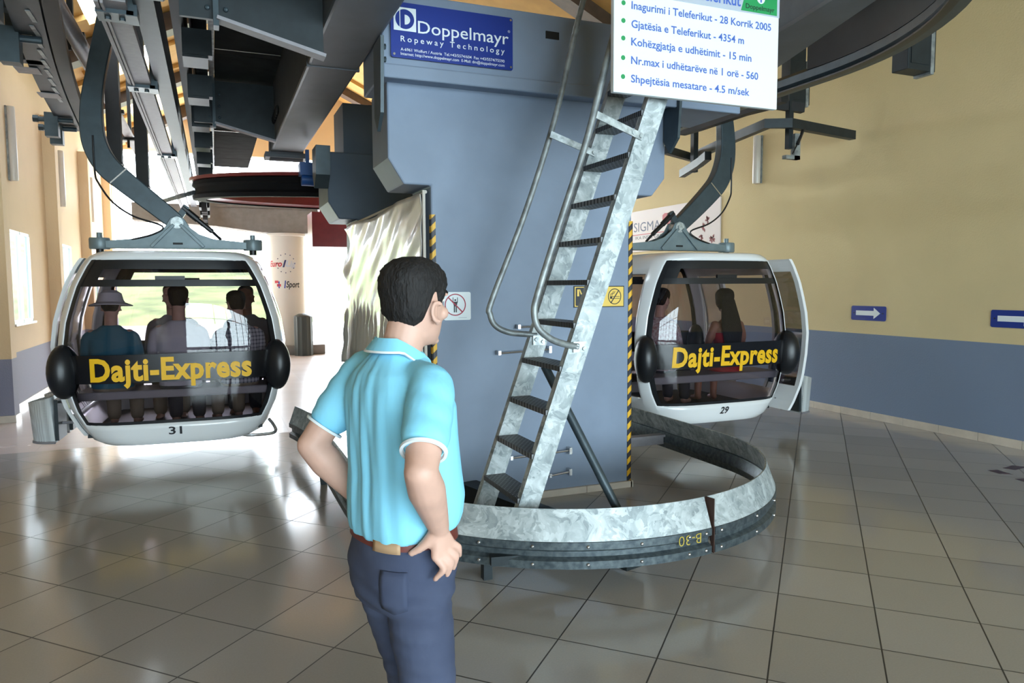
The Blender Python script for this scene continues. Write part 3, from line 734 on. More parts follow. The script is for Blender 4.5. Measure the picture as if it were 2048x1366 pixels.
def gring(z):
    pts = []; w_, d_ = gw(z), gd(z); xe, ye = fx(z), sy(z)
    def corner(p, q):    # quarter between the end-face edge p and the side edge q (first quadrant), 6 steps
        tp = math.atan2((p[1]/d_)**(NEXP/2), (p[0]/w_)**(NEXP/2)); tq = math.atan2((q[1]/d_)**(NEXP/2), (q[0]/w_)**(NEXP/2))
        r = []
        for k in range(1, 7):
            t = tp+(tq-tp)*k/7; r.append((w_*math.cos(t)**(2/NEXP), d_*max(0, math.sin(t))**(2/NEXP)))
        return r
    NF, NS_ = 14, 10
    E_ = (xe, fy(xe, z)); Sd = (sx(ye, z), ye)
    for i in range(NF+1): x = -xe+2*xe*i/NF; pts.append((x, -fy(x, z), z))
    for p in corner(E_, Sd): pts.append((p[0], -p[1], z))
    for i in range(NS_+1): y = -ye+2*ye*i/NS_; pts.append((sx(y, z), y, z))
    for p in corner(E_, Sd)[::-1]: pts.append((p[0], p[1], z))
    for i in range(NF+1): x = xe-2*xe*i/NF; pts.append((x, fy(x, z), z))
    for p in corner(E_, Sd): pts.append((-p[0], p[1], z))
    for i in range(NS_+1): y = ye-2*ye*i/NS_; pts.append((-sx(y, z), y, z))
    for p in corner(E_, Sd)[::-1]: pts.append((-p[0], -p[1], z))
    return pts, NF, NS_
def perforated():
    m_ = mat('perforated_zinc', rgb(176, 182, 184), .5, .15)
    n = m_.node_tree.nodes; l = m_.node_tree.links; p = n['Principled BSDF']
    tc = n.new('ShaderNodeTexCoord'); vo = n.new('ShaderNodeTexVoronoi'); vo.inputs['Scale'].default_value = 90; vo.inputs['Randomness'].default_value = 0
    l.new(tc.outputs['Object'], vo.inputs['Vector'])
    rp = n.new('ShaderNodeValToRGB'); rp.color_ramp.elements[0].position = .28; rp.color_ramp.elements[1].position = .34
    rp.color_ramp.elements[0].color = rgb(100, 106, 108); rp.color_ramp.elements[1].color = rgb(206, 212, 214)
    l.new(vo.outputs['Distance'], rp.inputs[0]); l.new(rp.outputs[0], p.inputs['Base Color'])
    return m_
MT['perf'] = perforated()

def gondola(label, cx, cy, sg, number, italic, rotz, open_door):
    root = thing('gondola', label, 'gondola', (0, 0, 0), 'cable car gondolas in the station')
    # shell
    rings = [gring(z) for z in ZL]; NF, NS_ = rings[0][1], rings[0][2]; n = len(rings[0][0])
    segF = set(range(0, NF)); segR = set(range(NF+7, NF+7+NS_))
    off2 = NF+1+6+NS_+1+6
    segB = set(range(off2, off2+NF)); segL = set(range(off2+NF+7, off2+NF+7+NS_))
    b = B(); V_ = [[b.v(p) for p in r[0]] for r in rings]
    for k in range(len(ZL)-1):
        z0, z1 = ZL[k], ZL[k+1]
        for i in range(n):
            if (i in segF or i in segB) and z0 >= ZB-1e-6 and z1 <= ZT+1e-6: continue
            if (i in segR or i in segL) and z0 >= SB-1e-6 and z1 <= ST+1e-6: continue
            b.f([V_[k][i], V_[k][(i+1) % n], V_[k+1][(i+1) % n], V_[k+1][i]])
    for V0, zc, dz in ((V_[-1], 1.918, 1), (V_[0], .19, -1)):
        prev = V0
        for s_, h in ((.93, .012), (.7, .02), (.3, .024)):
            cur = [b.v((v.co.x*s_, v.co.y*s_, zc+dz*h)) for v in V0]
            for i in range(n): b.f([prev[i], prev[(i+1) % n], cur[(i+1) % n], cur[i]])
            prev = cur
        b.f(prev)
    put('body_shell', b, MT['white'], root, smooth=50, solid=.03)
    # end windows
    for e in (-1, 1):
        def P(x, z, o=0): return (x, e*(fy(x, z)+o), z)
        b = B(); zs = [z for z in ZL if ZB-1e-6 <= z <= ZT+1e-6]; G = []
        for z in zs: G.append([b.v(P(-fx(z)+2*fx(z)*i/20, z, -.016)) for i in range(21)])
        for j in range(len(zs)-1):
            for i in range(20): b.f([G[j][i], G[j][i+1], G[j+1][i+1], G[j+1][i]])
        wp = put('window_pane', b, MT['glass_tint'], root, smooth=180)
        # black surround, cross rail and vent frame
        b = B()
        def patch(za, zb, xa, xb, o=-.010, nx=16, nz=8):
            R_ = []
            for j in range(nz+1):
                z = za(0)+(zb(0)-za(0))*j/nz if callable(za) else za+(zb-za)*j/nz
                a_ = xa(z) if callable(xa) else xa; c_ = xb(z) if callable(xb) else xb
                R_.append([b.v(P(a_+(c_-a_)*i/nx, z, o)) for i in range(nx+1)])
            for j in range(nz):
                for i in range(nx): b.f([R_[j][i], R_[j][i+1], R_[j+1][i+1], R_[j+1][i]])
        patch(ZB, ZT, lambda z: -fx(z), lambda z: -fx(z)+.045, nx=2, nz=24); patch(ZB, ZT, lambda z: fx(z)-.045, lambda z: fx(z), nx=2, nz=24)
        patch(ZT-.085, ZT, lambda z: -fx(z), lambda z: fx(z), nz=3); patch(ZB, ZB+.03, lambda z: -fx(z), lambda z: fx(z), nz=1)
        patch(1.612, 1.672, lambda z: -fx(z), lambda z: fx(z), nz=2)
        patch(1.67, 1.77, lambda z: -fx(z), lambda z: -fx(z)+.16, nx=2, nz=2)
        put('window_seal', b, MT['black'], root, smooth=180)
        b = B(); b.box(-.12, .12, e*(fy(0, 1.7)-.02)-.02, e*(fy(0, 1.7)-.02)+.005, 1.672, 1.705); put('vent_latch', b, MT['black'], root, smooth=0)
        # black band with the yellow name
        b = B(); patch(.766, 1.016, lambda z: -fx(z), lambda z: fx(z), o=.003, nx=24, nz=4); put('name_band', b, MT['black_gloss'], root, smooth=180)
        b = B()
        def tfn(u, v, e=e): x = -u*e*1.0; x = u if e < 0 else -u; return (x, e*(fy(u, v)+.0075), v)
        add_text(b, 'Dajti-Express', tfn, -.66, .66,   .792, .186, .036, .06 if italic else 0.0, 1.06)
        put('lettering', b, MT['yellow'], root, smooth=0)['label'] = 'yellow Dajti-Express lettering'
        b = B(); add_text(b, number, (lambda u, v, e=e: (u if e < 0 else -u, e*(fy(u, v)+.005), v)), -.06, .05, .282, .068, .02, .25 if italic else 0); put('number', b, MT['dark_print'], root, smooth=0)
    # side glazing and doors
    for s_ in (-1, 1):
        if s_ == sg: continue
        b = B(); zs = [z for z in ZL if SB-1e-6 <= z <= ST+1e-6]; G = []
        for z in zs: G.append([b.v((s_*(sx(-sy(z)+2*sy(z)*i/10, z)-.016), -sy(z)+2*sy(z)*i/10, z)) for i in range(11)])
        for j in range(len(zs)-1):
            for i in range(10): b.f([G[j][i], G[j][i+1], G[j+1][i+1], G[j+1][i]])
        put('side_pane', b, MT['glass_tint'], root, smooth=180)
        b = B()
        for yy in (-.02, ): b.bar((s_*(sx(0, SB)-.02), yy, SB), (s_*(sx(0, ST)-.02), yy, ST), .03, .05, up=(0, 1, 0))
        put('side_mullion', b, MT['black'], root, smooth=0)
    for h in (-1, 1):
        o = .075 if open_door else .004
        ya, yb = (-.53, -.01) if h < 0 else (.01, .53)
        if open_door: ya += h*.36; yb += h*.36
        zs = [z for z in ZL if .28 <= z <= 1.86]
        def slab(b, y0, y1, z0, z1, oi, oo):
            zz = [z0]+[z for z in zs if z0 < z < z1]+[z1]; A = []
            for z in zz:
                xw = gw(z)
                A.append([(sg*(xw+oi), y0, z), (sg*(xw+oo), y0, z), (sg*(xw+oo), y1, z), (sg*(xw+oi), y1, z)])
            b.loft(A)
        b = B(); slab(b, ya, ya+.06, .25, 1.87, o, o+.035); slab(b, yb-.06, yb, .25, 1.87, o, o+.035); slab(b, ya+.06, yb-.06, .25, .5, o, o+.035); slab(b, ya+.06, yb-.06, 1.74, 1.87, o, o+.035)
        dl = put('door', b, MT['white'], root, smooth=0)
        b = B(); slab(b, ya+.06, yb-.06, .5, 1.74, o+.012, o+.018); put('door_glass', b, MT['glass_door'], dl, smooth=0)
        b = B(); slab(b, ya+(.06 if h > 0 else .46), ya+(.075 if h > 0 else .475), .3, 1.8, o-.002, o+.037); put('door_seal', b, MT['black'], dl, smooth=0)
        if h < 0 or True:
            # ski holder on the door
            yc = (ya+yb)/2; b = B(); x0 = gw(.4)+o+.20
            pts = []
            for k in range(9):
                a = PI*k/8; pts.append((sg*(x0+.21*math.sin(a)), yc-.16*math.cos(a)))
            A = [b.v((p[0], p[1], .18)) for p in pts]; C = [b.v((p[0]+(sg*.03), p[1], .60-.05*(abs(p[0])-x0)/.21)) for p in pts]
            for k in range(8): b.f([A[k], A[k+1], C[k+1], C[k]])
            b.f([A[8], A[0], C[0], C[8]]); b.f(A)
            sk = put('ski_holder', b, MT['perf'], dl, smooth=60, solid=.004)
            b = B(); b.tube([(sg*(gw(.34)+o), yc, .34), (sg*(x0+.02), yc, .34)], .014); b.tube([(sg*(gw(.54)+o), yc, .54), (sg*(x0+.03), yc, .54)], .014)
            b.tube([(p[0]*1.0, p[1], .185) for p in pts], .012, 8); put('holder_bracket', b, MT['alu'], sk)
            b = B(); b.box(min(sg*(x0-.03), sg*(x0+.0)), max(sg*(x0-.03), sg*x0), yc-.15, yc+.15, .2, .58); put('holder_pad', b, MT['steel_dark'], sk, smooth=0)
    # bumpers
    for e in (-1, 1):
        for s_ in (-1, 1):
            b = B(); z = .87; b.ell((s_*.885, e*.795, z), (.118, .15, .24), 20, 14, Matrix.Rotation(-s_*e*.5, 3, 'Z')); put('bumper', b, MT['black'], root)
    # inside
    b = B(); b.box(-.74, .74, -.72, .72, .26, .285); put('cabin_floor', b, MT['steel_dark'], root, smooth=0)
    for e in (-1, 1):
        b = B(); b.box(-.80, .80, min(e*.78, e*.36), max(e*.78, e*.36), .60, .675); put('bench', b, MT['seat'], root, smooth=0, bevel=.012)
    # roof rails, yoke, pivot
    for x in (-.70, .70):
        b = B(); b.cyl((x, 0, 1.955), .035, .05, 'z'); put('roof_mount', b, MT['black'], root)
    for x in (-.70, .70):
        b = B(); b.lathe([(.0001, 1.975), (.088, 1.975), (.094, 1.99), (.094, 2.07), (.088, 2.085), (.0001, 2.08)], (x, 0, 0), 20); b.cyl((x, 0, 2.105), .026, .06, 'z', 10); put('damping_roller', b, MT['yoke'], root)
    b = B()
    prof = [(-.64, 1.985), (.64, 1.985), (.64, 2.055), (.48, 2.07), (.33, 2.085), (.2, 2.13), (.11, 2.20), (.06, 2.285), (0, 2.31), (-.06, 2.285), (-.11, 2.20), (-.2, 2.13), (-.33, 2.085), (-.48, 2.07), (-.64, 2.055)]
    b.prism(prof, 'y', -.075, -.06); b.prism(prof, 'y', .06, .075)
    b.box(-.64, .66, -.06, .06, 1.985, 2.0)
    b.bar((-.24, -.09, 2.0), (-.03, -.09, 2.22), .03, .02, up=(0, 1, 0)); b.bar((.24, -.09, 2.0), (.03, -.09, 2.22), .03, .02, up=(0, 1, 0))
    yk = put('yoke', b, MT['yoke'], root, smooth=0, bevel=.004)
    b = B(); b.box(-.045, .045, -.0765, -.07, 2.025, 2.045); put('yoke_slot', b, MT['steel_black'], yk, smooth=0)
    b = B(); b.lathe([(.0001, -.1), (.03, -.1), (.03, -.085), (.058, -.085), (.058, .1), (.0001, .1)], (0, 0, 2.24), 20, 'y'); put('pivot', b, MT['zinc'], root)
    # hanger arm
    kx = 1 if sg < 0 else 0
    path = smooth_path([(0, 0, 2.24), (sg*.22, 0, 2.43), (sg*(.43+.02*kx), 0, 2.625), (sg*(.56+.04*kx), 0, 2.77), (sg*(.64+.05*kx), 0, 2.95), (sg*(.668+.05*kx), 0, 3.15), (sg*(.655+.05*kx), 0, 3.4), (sg*(.61+.04*kx), 0, 3.7), (sg*(.55+.02*kx), 0, 4.05), (sg*.50, 0, 4.4)], 6)
    b = B(); b.sweep(path, [(-.098, -.055), (.098, -.055), (.098, .055), (-.098, .055)], up=(0, 1, 0), scale=[.85+.25*math.sin(PI*min(1, i/40)) for i in range(len(path))]); put('hanger_arm', b, MT['steel'], root, smooth=30, bevel=.01)
    b = B(); b.box(sg*.5-.14, sg*.5+.14, -.3, .3, 4.35, 4.6)
    for yy in (-.25, .25): b.cyl((sg*.5, yy, 4.66), .1, .05, 'x')
    put('grip', b, MT['steel_dark'], root, smooth=0)
    b = B(); b.tube([(-sg*.17, -.02, 2.29), (-sg*.32, -.02, 2.16)], .024, 10, up=(0, 1, 0)); b.tube([(-sg*.05, -.02, 2.40), (-sg*.19, -.02, 2.275)], .032, 10, up=(0, 1, 0)); b.tube([(-sg*.32, -.02, 2.16), (-sg*.40, -.02, 2.08)], .014, 8, up=(0, 1, 0)); put('damper', b, MT['black'], root)
    b = B(); b.bar((0, -.02, 2.27), (-sg*.09, -.02, 2.41), .06, .05, up=(0, 1, 0)); put('damper_bracket', b, MT['steel'], root, smooth=0)
    cab = smooth_path([(sg*.705, -.06, 3.05), (sg*.70, -.07, 2.704), (sg*.668, -.09, 2.594), (sg*.556, -.10, 2.421), (sg*.379, -.10, 2.291), (sg*.13, -.10, 2.20), (sg*.22, -.10, 2.12), (sg*.45, -.06, 2.06)], 5)
    b = B(); b.tube(cab, .009, 8, up=(0, 1, 0)); put('control_cable', b, MT['black'], root)
    b = B()
    for c_, t_ in (((sg*.50, 0, 2.70), (sg*.7, .72)), ):
        d = Vector((-t_[1], 0, t_[0]*sg)).normalized(); 
        q = Vector(c_)+Vector((-.0, -.062, -.02)); perp = Vector((sg*.72, 0, -.70)); b.bar(q-perp*.105, q+perp*.105, .012, .012, up=(0, 1, 0))
    put('cable_strap', b, MT['chrome'], root, smooth=0)
    # guide foot under the inner side
    b = B(); b.tube(smooth_path([(-sg*.50, -.55, .19), (-sg*.60, -.58, .165), (-sg*.80, -.58, .165), (-sg*.86, -.56, .185), (-sg*.845, -.54, .24), (-sg*.80, -.5, .30)], 5), .016, 10); put('guide_foot', b, MT['chrome'], root)
    root.location = (cx, cy, 0); root.rotation_euler = (0, 0, rotz)
    return root
G31 = gondola('white gondola numbered 31, doors shut and full of seated passengers', -.31, 8.07, -1, '31', False, math.radians(-3), False)
G29 = gondola('white gondola numbered 29 beside the yellow wall, its door standing open', 4.83, 6.95, 1, '29', True, 0, True)
# ------------------------------------------------------------------ overhead ropeway machinery
def one(name, b, mt, label, cat, group=None, smooth=0, bevel=0, at=None):
    if at is None:
        co = [v.co.copy() for v in b.bm.verts]; n_ = len(co)
        at = (sum(c.x for c in co)/n_, sum(c.y for c in co)/n_, min(c.z for c in co))
    return tag(put(name, b, mt, None, smooth=smooth, bevel=bevel, at=at), label, cat, group)
# long box girder left of the pillar
GD = thing('box_girder', 'large grey box girder running lengthways overhead, just covering a corner of the blue maker sign', 'girder', (.87, 5.5, 3.2))
b = B(); b.box(.68, 1.05, 3.2, 9.3, 3.2, 3.95); put('girder_body', b, MT['beam'], GD, smooth=0, bevel=.02)
b = B(); b.lathe([(.0001, -.19), (.14, -.19), (.14, .19), (.0001, .19)], (.865, 9.32, 3.25), 24, 'x'); b.box(.62, 1.1, 9.2, 9.5, 3.14, 3.2); put('girder_nose', b, MT['beam'], GD, smooth=40)
b = B(); b.box(.675, 1.055, 5.55, 5.58, 3.192, 3.3); put('weld_seam', b, MT['beam'], GD, smooth=0)
for k in range(7):
    b = B(); b.ell((.665, 8.0+k*.12, 3.42), (.02, .05, .05), 10, 8); put('idler_wheel', b, MT['steel_black'], GD)
# tapering arm on the right
AR = thing('support_arm', 'tapering dark support arm overhead, coming out from behind the white information board', 'girder', (3.5, 3.5, 3.2))
b = B(); b.prism([(3.19, 2.75), (3.56, 4.74), (4.03, 4.74), (3.38, 2.75)], 'z', 3.2, 3.225); put('bottom_flange', b, MT['beam'], AR, smooth=0)
b = B(); b.prism([(3.21, 2.75), (3.59, 4.74), (4.0, 4.74), (3.36, 2.75)], 'z', 3.226, 3.8); put('web', b, MT['steel'], AR, smooth=0)
# turnaround rim: half circle joined to straight runs
RMP = [(CX+2.50, 8.4-.4*i, 3.36) for i in range(0, 9)]+[(CX+2.5*math.cos(math.radians(-a)), CY+2.5*math.sin(math.radians(-a)), 3.36) for a in range(0, 181, 4)]+[(CX-2.5, 4.9, 3.36)]
RM = thing('turnaround_rim', 'wide dark curved turnaround rim sweeping overhead between information board and yellow wall', 'guide rail', (CX, CY-2.5, 3.3))
b = B(); b.sweep(RMP, [(-.05, -.07), (.03, -.07), (.075, -.03), (.075, .03), (.03, .07), (-.05, .07)]); put('rim_tube', b, MT['steel'], RM, smooth=40)
b = B()
inner = [(CX+1.65*math.cos(math.radians(-a)), CY+1.65*math.sin(math.radians(-a)), 3.82) for a in range(0, 77, 4)]; outer = [(CX+2.46*math.cos(math.radians(-a)), CY+2.46*math.sin(math.radians(-a)), 3.82) for a in range(0, 77, 4)]
A = [[b.v(p) for p in q] for q in (inner, outer, [(p[0], p[1], 3.86) for p in outer], [(p[0], p[1], 3.86) for p in inner])]
for j in range(4):
    for i in range(19): b.f([A[j][i], A[j][i+1], A[(j+1) % 4][i+1], A[(j+1) % 4][i]])
put('deck_plate', b, MT['steel_black'], RM, smooth=0)
b = B(); b.lathe([(2.43, 3.40), (2.455, 3.40), (2.455, 3.84), (2.43, 3.84), (2.43, 3.40)], (CX, CY, 0), 30, 'z', math.radians(-84), math.radians(4)); put('rim_skirt', b, MT['steel_black'], RM, smooth=40)
for k, a in enumerate((-12, -20, -28, -36, -44, -52)):
    t = math.radians(a); b = B(); c_ = Vector((CX+2.1*math.cos(t), CY+2.1*math.sin(t), 3.79)); b.cyl(c_, .09, .05, 'z', 16); b.cyl(c_-Vector((0, 0, .03)), .025, .03, 'z', 8); put('guide_roller', b, MT['steel_dark'], RM, smooth=40)
b = B(); b.sweep([(p[0], p[1], 3.285) for p in RMP[6:52]], [(.03, -.006), (.09, -.006), (.09, .006), (.03, .006)]); put('rubber_lip', b, MT['black'], RM, smooth=40)
# switch boxes hung under the rim
for q, lab in (((5.40, 5.72, 4.5, 4.66, 3.39, 3.95), 'grey steel hanger box standing free below the curved rim, against the yellow wall'), ((6.04, 6.31, 6.52, 6.68, 3.62, 4.1), 'grey steel hanger box peeping out beside the edge of the information board')):
    R_ = thing('hanger_box', lab, 'bracket', ((q[0]+q[1])/2, q[2], q[4]), 'hanger boxes under the rim')
    b = B(); b.box(*q); put('box_body', b, MT['steel_dark'], R_, smooth=0, bevel=.006)
    b = B(); b.box(q[0]+.03, q[1]-.09, q[2]-.006, q[2], q[4]+.05, q[5]-.04); put('cover', b, MT['steel_dark'], R_, smooth=0)
    b = B(); b.box(q[1]-.06, q[1]-.02, q[2]-.004, q[3], q[4]-.02, q[5]); put('angle_strip', b, MT['zinc_dull'], R_, smooth=0)
    b = B(); b.box(q[0]+.05, q[1]-.05, q[2]+.02, q[3]-.02, q[5], 5.4); put('drop_rod', b, MT['steel_dark'], R_, smooth=0)
# bent door-guide rails behind gondola 29
DG = thing('door_guide', 'bent dark steel guide rails with flared ends behind the hanger of gondola 29', 'guide rail', (5.9, 7.5, 3.1))
prof = [(-.04, -.05), (.04, -.05), (.04, .05), (-.04, .05)]
b = B(); b.sweep([(5.52, 8.2, 3.36), (6.18, 8.55, 3.36), (6.10, 8.2, 3.36), (5.84, 7.21, 3.36), (5.68, 6.48, 3.36), (5.90, 6.38, 3.36), (7.08, 6.62, 3.36)], prof); put('flared_rail', b, MT['steel_dark'], DG, smooth=0)
b = B(); b.sweep([(6.0, 8.5, 3.12), (5.65, 7.63, 3.12), (5.52, 7.3, 3.14)], prof); put('lower_rail', b, MT['steel_dark'], DG, smooth=0)
b = B(); b.sweep([(5.15, 7.3, 3.4), (5.17, 7.0, 3.4), (5.2, 5.7, 3.42)], prof); put('upper_rail', b, MT['steel_black'], DG, smooth=0)
b = B(); b.sweep([(5.45, 7.9, 3.56), (5.75, 6.5, 3.58), (6.12, 6.42, 3.55)], prof); put('upper_rail', b, MT['steel_black'], DG, smooth=0)
b = B(); b.box(5.80, 5.87, 7.97, 8.04, 3.06, 3.6); put('post', b, MT['steel_dark'], DG, smooth=0)
b = B(); b.box(5.93, 5.99, 6.42, 6.48, 3.1, 4.3); put('post', b, MT['steel_dark'], DG, smooth=0)
b = B(); b.box(5.98, 6.06, 6.38, 6.44, 2.98, 3.26); b.box(5.86, 6.06, 6.38, 6.44, 2.98, 3.02); put('end_bracket', b, MT['zinc_dull'], DG, smooth=0)
b = B(); b.tube([(6.12, 6.4, 3.33), (6.0, 6.36, 3.14)], .018, 8); b.tube([(6.0, 6.36, 3.14), (5.93, 6.36, 3.03)], .007, 8); put('gas_spring', b, MT['black'], DG)
# running rails on the left
RA = thing('running_rail', 'broad pale running rail overhead with bolted splice clamps, beside the drive tyres', 'guide rail', (-.5, 12, 3.3))
b = B(); b.box(-.575, -.43, 5.02, 17.5, 3.30, 3.36); b.box(-.60, -.575, 5.02, 17.5, 3.285, 3.42); b.box(-.565, -.55, 5.02, 17.5, 3.28, 3.31); put('rail_channel', b, MT['alu'], RA, smooth=0)
for y in (5.25, 7.05, 10.5):
    b = B(); b.box(-.61, -.40, y-.09, y+.09, 3.275, 3.30); b.box(-.44, -.38, y-.09, y+.09, 3.27, 3.75)
    for dx in (-.55, -.47): b.cyl((dx, y, 3.27), .018, .02, 'z', 6)
    put('splice_clamp', b, MT['steel'], RA, smooth=0)
b = B(); b.box(-.40, -.28, 5.02, 17.5, 3.34, 3.62); put('web_plate', b, MT['steel_dark'], RA, smooth=0)
RB = thing('running_rail', 'narrow pale rail higher up, passing behind the hanger of gondola 31', 'guide rail', (-1.18, 14, 4.0))
b = B(); b.box(-1.25, -1.13, 6.6, 22, 4.02, 4.08); put('rail_channel', b, MT['alu'], RB, smooth=0)
for y in (8.2, 11.5, 13.5, 15.5):
    b = B(); b.box(-1.28, -1.06, y-.05, y+.05, 3.98, 4.03); b.tube([(-1.2, y, 4.0), (-1.2, y, 3.86)], .02, 8); b.box(-1.2, -1.15, y-.03, y+.03, 4.08, 5.6); put('rail_hanger', b, MT['steel_black'], RB, smooth=0)
b = B(); b.tube([(-1.115, 6.4, 3.9), (-1.09, 8.85, 3.9)], .072, 14); one('roller_tube', b, MT['alu'], 'thick pale rounded tube overhead, ending behind the hanger of gondola 31', 'tube', smooth=40)
RC = thing('curved_channel', 'dark slotted steel channel with clamp brackets, overhead near the sand-coloured wall', 'guide rail', (-1.3, 8, 3.4))
pth = smooth_path([(-.95, 4.6, 3.5), (-1.19, 6.45, 3.5), (-1.38, 8.3, 3.5), (-1.53, 10.36, 3.5)], 6)
b = B(); b.sweep(pth, [(-.10, 0), (.10, 0), (.10, .16), (.085, .16), (.085, .015), (-.085, .015), (-.085, .16), (-.10, .16)]); put('channel', b, MT['steel_dark'], RC, smooth=0)
b = B()
for k in range(9):
    p = Vector(pth[5+k]); b.box(p.x+.02, p.x+.05, p.y-.12, p.y+.12, 3.492, 3.498)
put('slots', b, MT['zinc_dull'], RC, smooth=0)
b = B(); b.sweep([(p[0]+.165, p[1], p[2]+.05) for p in pth], [(-.05, -.05), (.05, -.05), (.05, .05), (-.05, .05)]); put('side_rail', b, MT['steel_black'], RC, smooth=0)
for y, x in ((5.6, -1.2), (6.6, -1.3), (9.6, -1.56), (10.1, -1.60)):
    b = B(); b.box(x-.11, x+.02, y-.06, y+.06, 3.28, 3.54); b.tube([(x-.22, y, 3.47), (x+.16, y, 3.47)], .028, 10); b.cyl((x-.2, y, 3.47), .04, .05, 'x', 6)
    put('clamp', b, MT['steel'], RC, smooth=30)
b = B(); b.box(-2.38, -1.08, 6.2, 6.32, 3.56, 3.74); b.box(-2.38, -1.08, 6.2, 6.32, 3.74, 3.76); put('wall_bracket', b, MT['steel_dark'], RC, smooth=0)
b = B(); b.box(-1.52, -1.28, 7.3, 7.42, 3.5, 5.6); put('drop_bracket', b, MT['steel_dark'], RC, smooth=0)
for y in (7.6, 8.5):
    b = B(); b.box(-1.52, -1.34, y-.1, y+.1, 3.485, 3.492); put('cross_plate', b, MT['alu'], RC, smooth=0)
# tyre conveyor between rail and catwalk
TC = thing('tyre_conveyor', 'row of black drive tyres on a dark carrier overhead, beside the catwalk', 'conveyor', (-.1, 11, 3.4))
b = B(); b.box(-.22, -.14, 4.2, 17.5, 3.55, 4.0); put('carrier_beam', b, MT['steel_black'], TC, smooth=0)
for k in range(22):
    y = 4.9+.5*k
    b = B(); b.lathe([(.07, -.05), (.19, -.055), (.22, -.04), (.22, .04), (.19, .055), (.07, .05)], (-.04, y, 3.78), 18, 'x'); ty = put('drive_tyre', b, MT['black'], TC, smooth=40)
    b = B(); b.cyl((-.04, y, 3.78), .075, .08, 'x', 12); put('hub', b, MT['steel'], ty, smooth=40)
for k in range(8):
    y = 6.2+1.3*k
    b = B(); b.box(-.16, .05, y-.06, y+.06, 3.36+.0*k, 3.55); b.box(-.16, .02, y-.05, y+.25, 3.34, 3.36); put('cross_bracket', b, MT['steel_dark'], TC, smooth=0)
for k in range(3):
    y = 13.2+1.5*k; b = B(); b.cyl((-.10, y, 2.98), .16, .08, 'x', 20); b.cyl((-.10, y+.36, 2.98), .16, .08, 'x', 20); b.box(-.2, -.02, y-.1, y+.5, 3.05, 3.35); put('sheave_bogie', b, MT['steel_black'], TC, smooth=30)
for k in range(9):
    b = B(); b.box(-.16, -.10, 6.5+k*1.2, 6.54+k*1.2, 3.5, 3.62); put('wire_clip', b, MT['chrome'], TC, smooth=0)
# catwalk planks above, carried on cantilever brackets
CW = thing('catwalk', 'dark plank catwalk overhead seen from below, between tyre conveyor and box girder', 'catwalk', (.35, 9, 3.75))
for k in range(11):
    y = 3.6+k*1.0; b = B(); b.box(.08, .67, y, y+.985, 3.80, 3.85); put('plank', b, MT['plank'], CW, smooth=0)
b = B(); b.box(.03, .075, 3.6, 14.6, 3.74, 3.86); put('edge_strip', b, MT['zinc_dull'], CW, smooth=0)
b = B(); b.box(-.13, .02, 3.6, 14.6, 4.03, 4.05); put('edge_strip', b, MT['alu'], CW, smooth=0)
for y, z0, z1 in ((4.7, 3.14, 3.36), (8.5, 3.32, 3.78)):
    b = B(); b.prism([(-.13, z0+.02), (.07, z0+.02), (.675, z0-.13), (.675, z1), (-.13, z1)], 'y', y, y+.03)
    br = put('cantilever_bracket', b, MT['steel_dark'], CW, smooth=0)
    b = B(); b.bar((.07, y-.02, z0+.015), (.68, y-.02, z0-.135), .10, .02); put('bracket_flange', b, MT['alu'], br, smooth=0)
    b = B(); b.box(.05, .08, y-.05, y+.04, z0-.03, z1+.02)
    for dz in (.08, .2, .32):
        for dx in (.02, .12):
            if z0+dz < z1: b.ell((dx, y-.008, z0+dz), (.015, .012, .015), 8, 6)
    put('splice_plate', b, MT['steel'], br, smooth=0)
for y in (6.2, 7.4, 9.8, 11.2):
    b = B(); b.tube([(.06, y, 3.79), (.66, y, 3.79)], .006, 6); put('wire_tie', b, MT['chrome'], CW)
# hanging dark steel ducts on the left
for x0, x1, y, z0, z1, lab in ((-1.12, -.97, 10, 3.10, 5.66, 'nearer dark steel drop duct behind the hanger of gondola 31'), (-.90, -.75, 10.9, 2.95, 5.75, 'farther dark steel drop duct beside the long pale rails')):
    b = B(); b.box(x0, x1, y, y+.18, z0, z1); b.box(x0-.01, x1+.01, y-.01, y+.19, z0-.02, z0); one('drop_duct', b, MT['steel_black'], lab, 'duct', 'drop ducts')
# bullwheel
BW = thing('bullwheel', 'red bullwheel with black rubber-lined rim seen edge-on beneath the far machinery', 'wheel', (2.3, 11.0, 3.0))
b = B(); b.lathe([(2.36, 3.02), (2.52, 3.02), (2.53, 3.07), (2.49, 3.10), (2.49, 3.17), (2.53, 3.20), (2.52, 3.25), (2.36, 3.25), (2.36, 3.02)], (2.3, 11.05, -.32), 96); put('rim', b, MT['rubber_matt'], BW, smooth=40)
b = B(); b.lathe([(2.26, 3.08), (2.36, 3.04), (2.36, 3.27), (2.26, 3.27), (2.26, 3.08)], (2.3, 11.05, -.32), 96); b.lathe([(2.40, 3.26), (2.56, 3.26), (2.56, 3.30), (2.40, 3.30), (2.40, 3.26)], (2.3, 11.05, -.32), 96); put('red_band', b, MT['red_paint'], BW, smooth=40)
for k in range(6):
    a = 2*PI*k/6+.25; u = Vector((math.cos(a), math.sin(a), 0)); v = Vector((-u.y, u.x, 0)); c_ = Vector((2.3, 11.05, 2.8))
    b = B(); q = [c_+u*.3+v*.1, c_+u*2.15+v*.34, c_+u*2.15-v*.34, c_+u*.3-v*.1]; b.prism([(p.x, p.y) for p in q], 'z', 2.86, 2.92); put('spoke', b, MT['red_paint'], BW, smooth=0)
b = B(); b.cyl((2.3, 11.05, 2.93), .42, .4); b.cyl((2.3, 11.05, 3.5), .2, 1.0); put('hub', b, MT['red_paint'], BW, smooth=40)
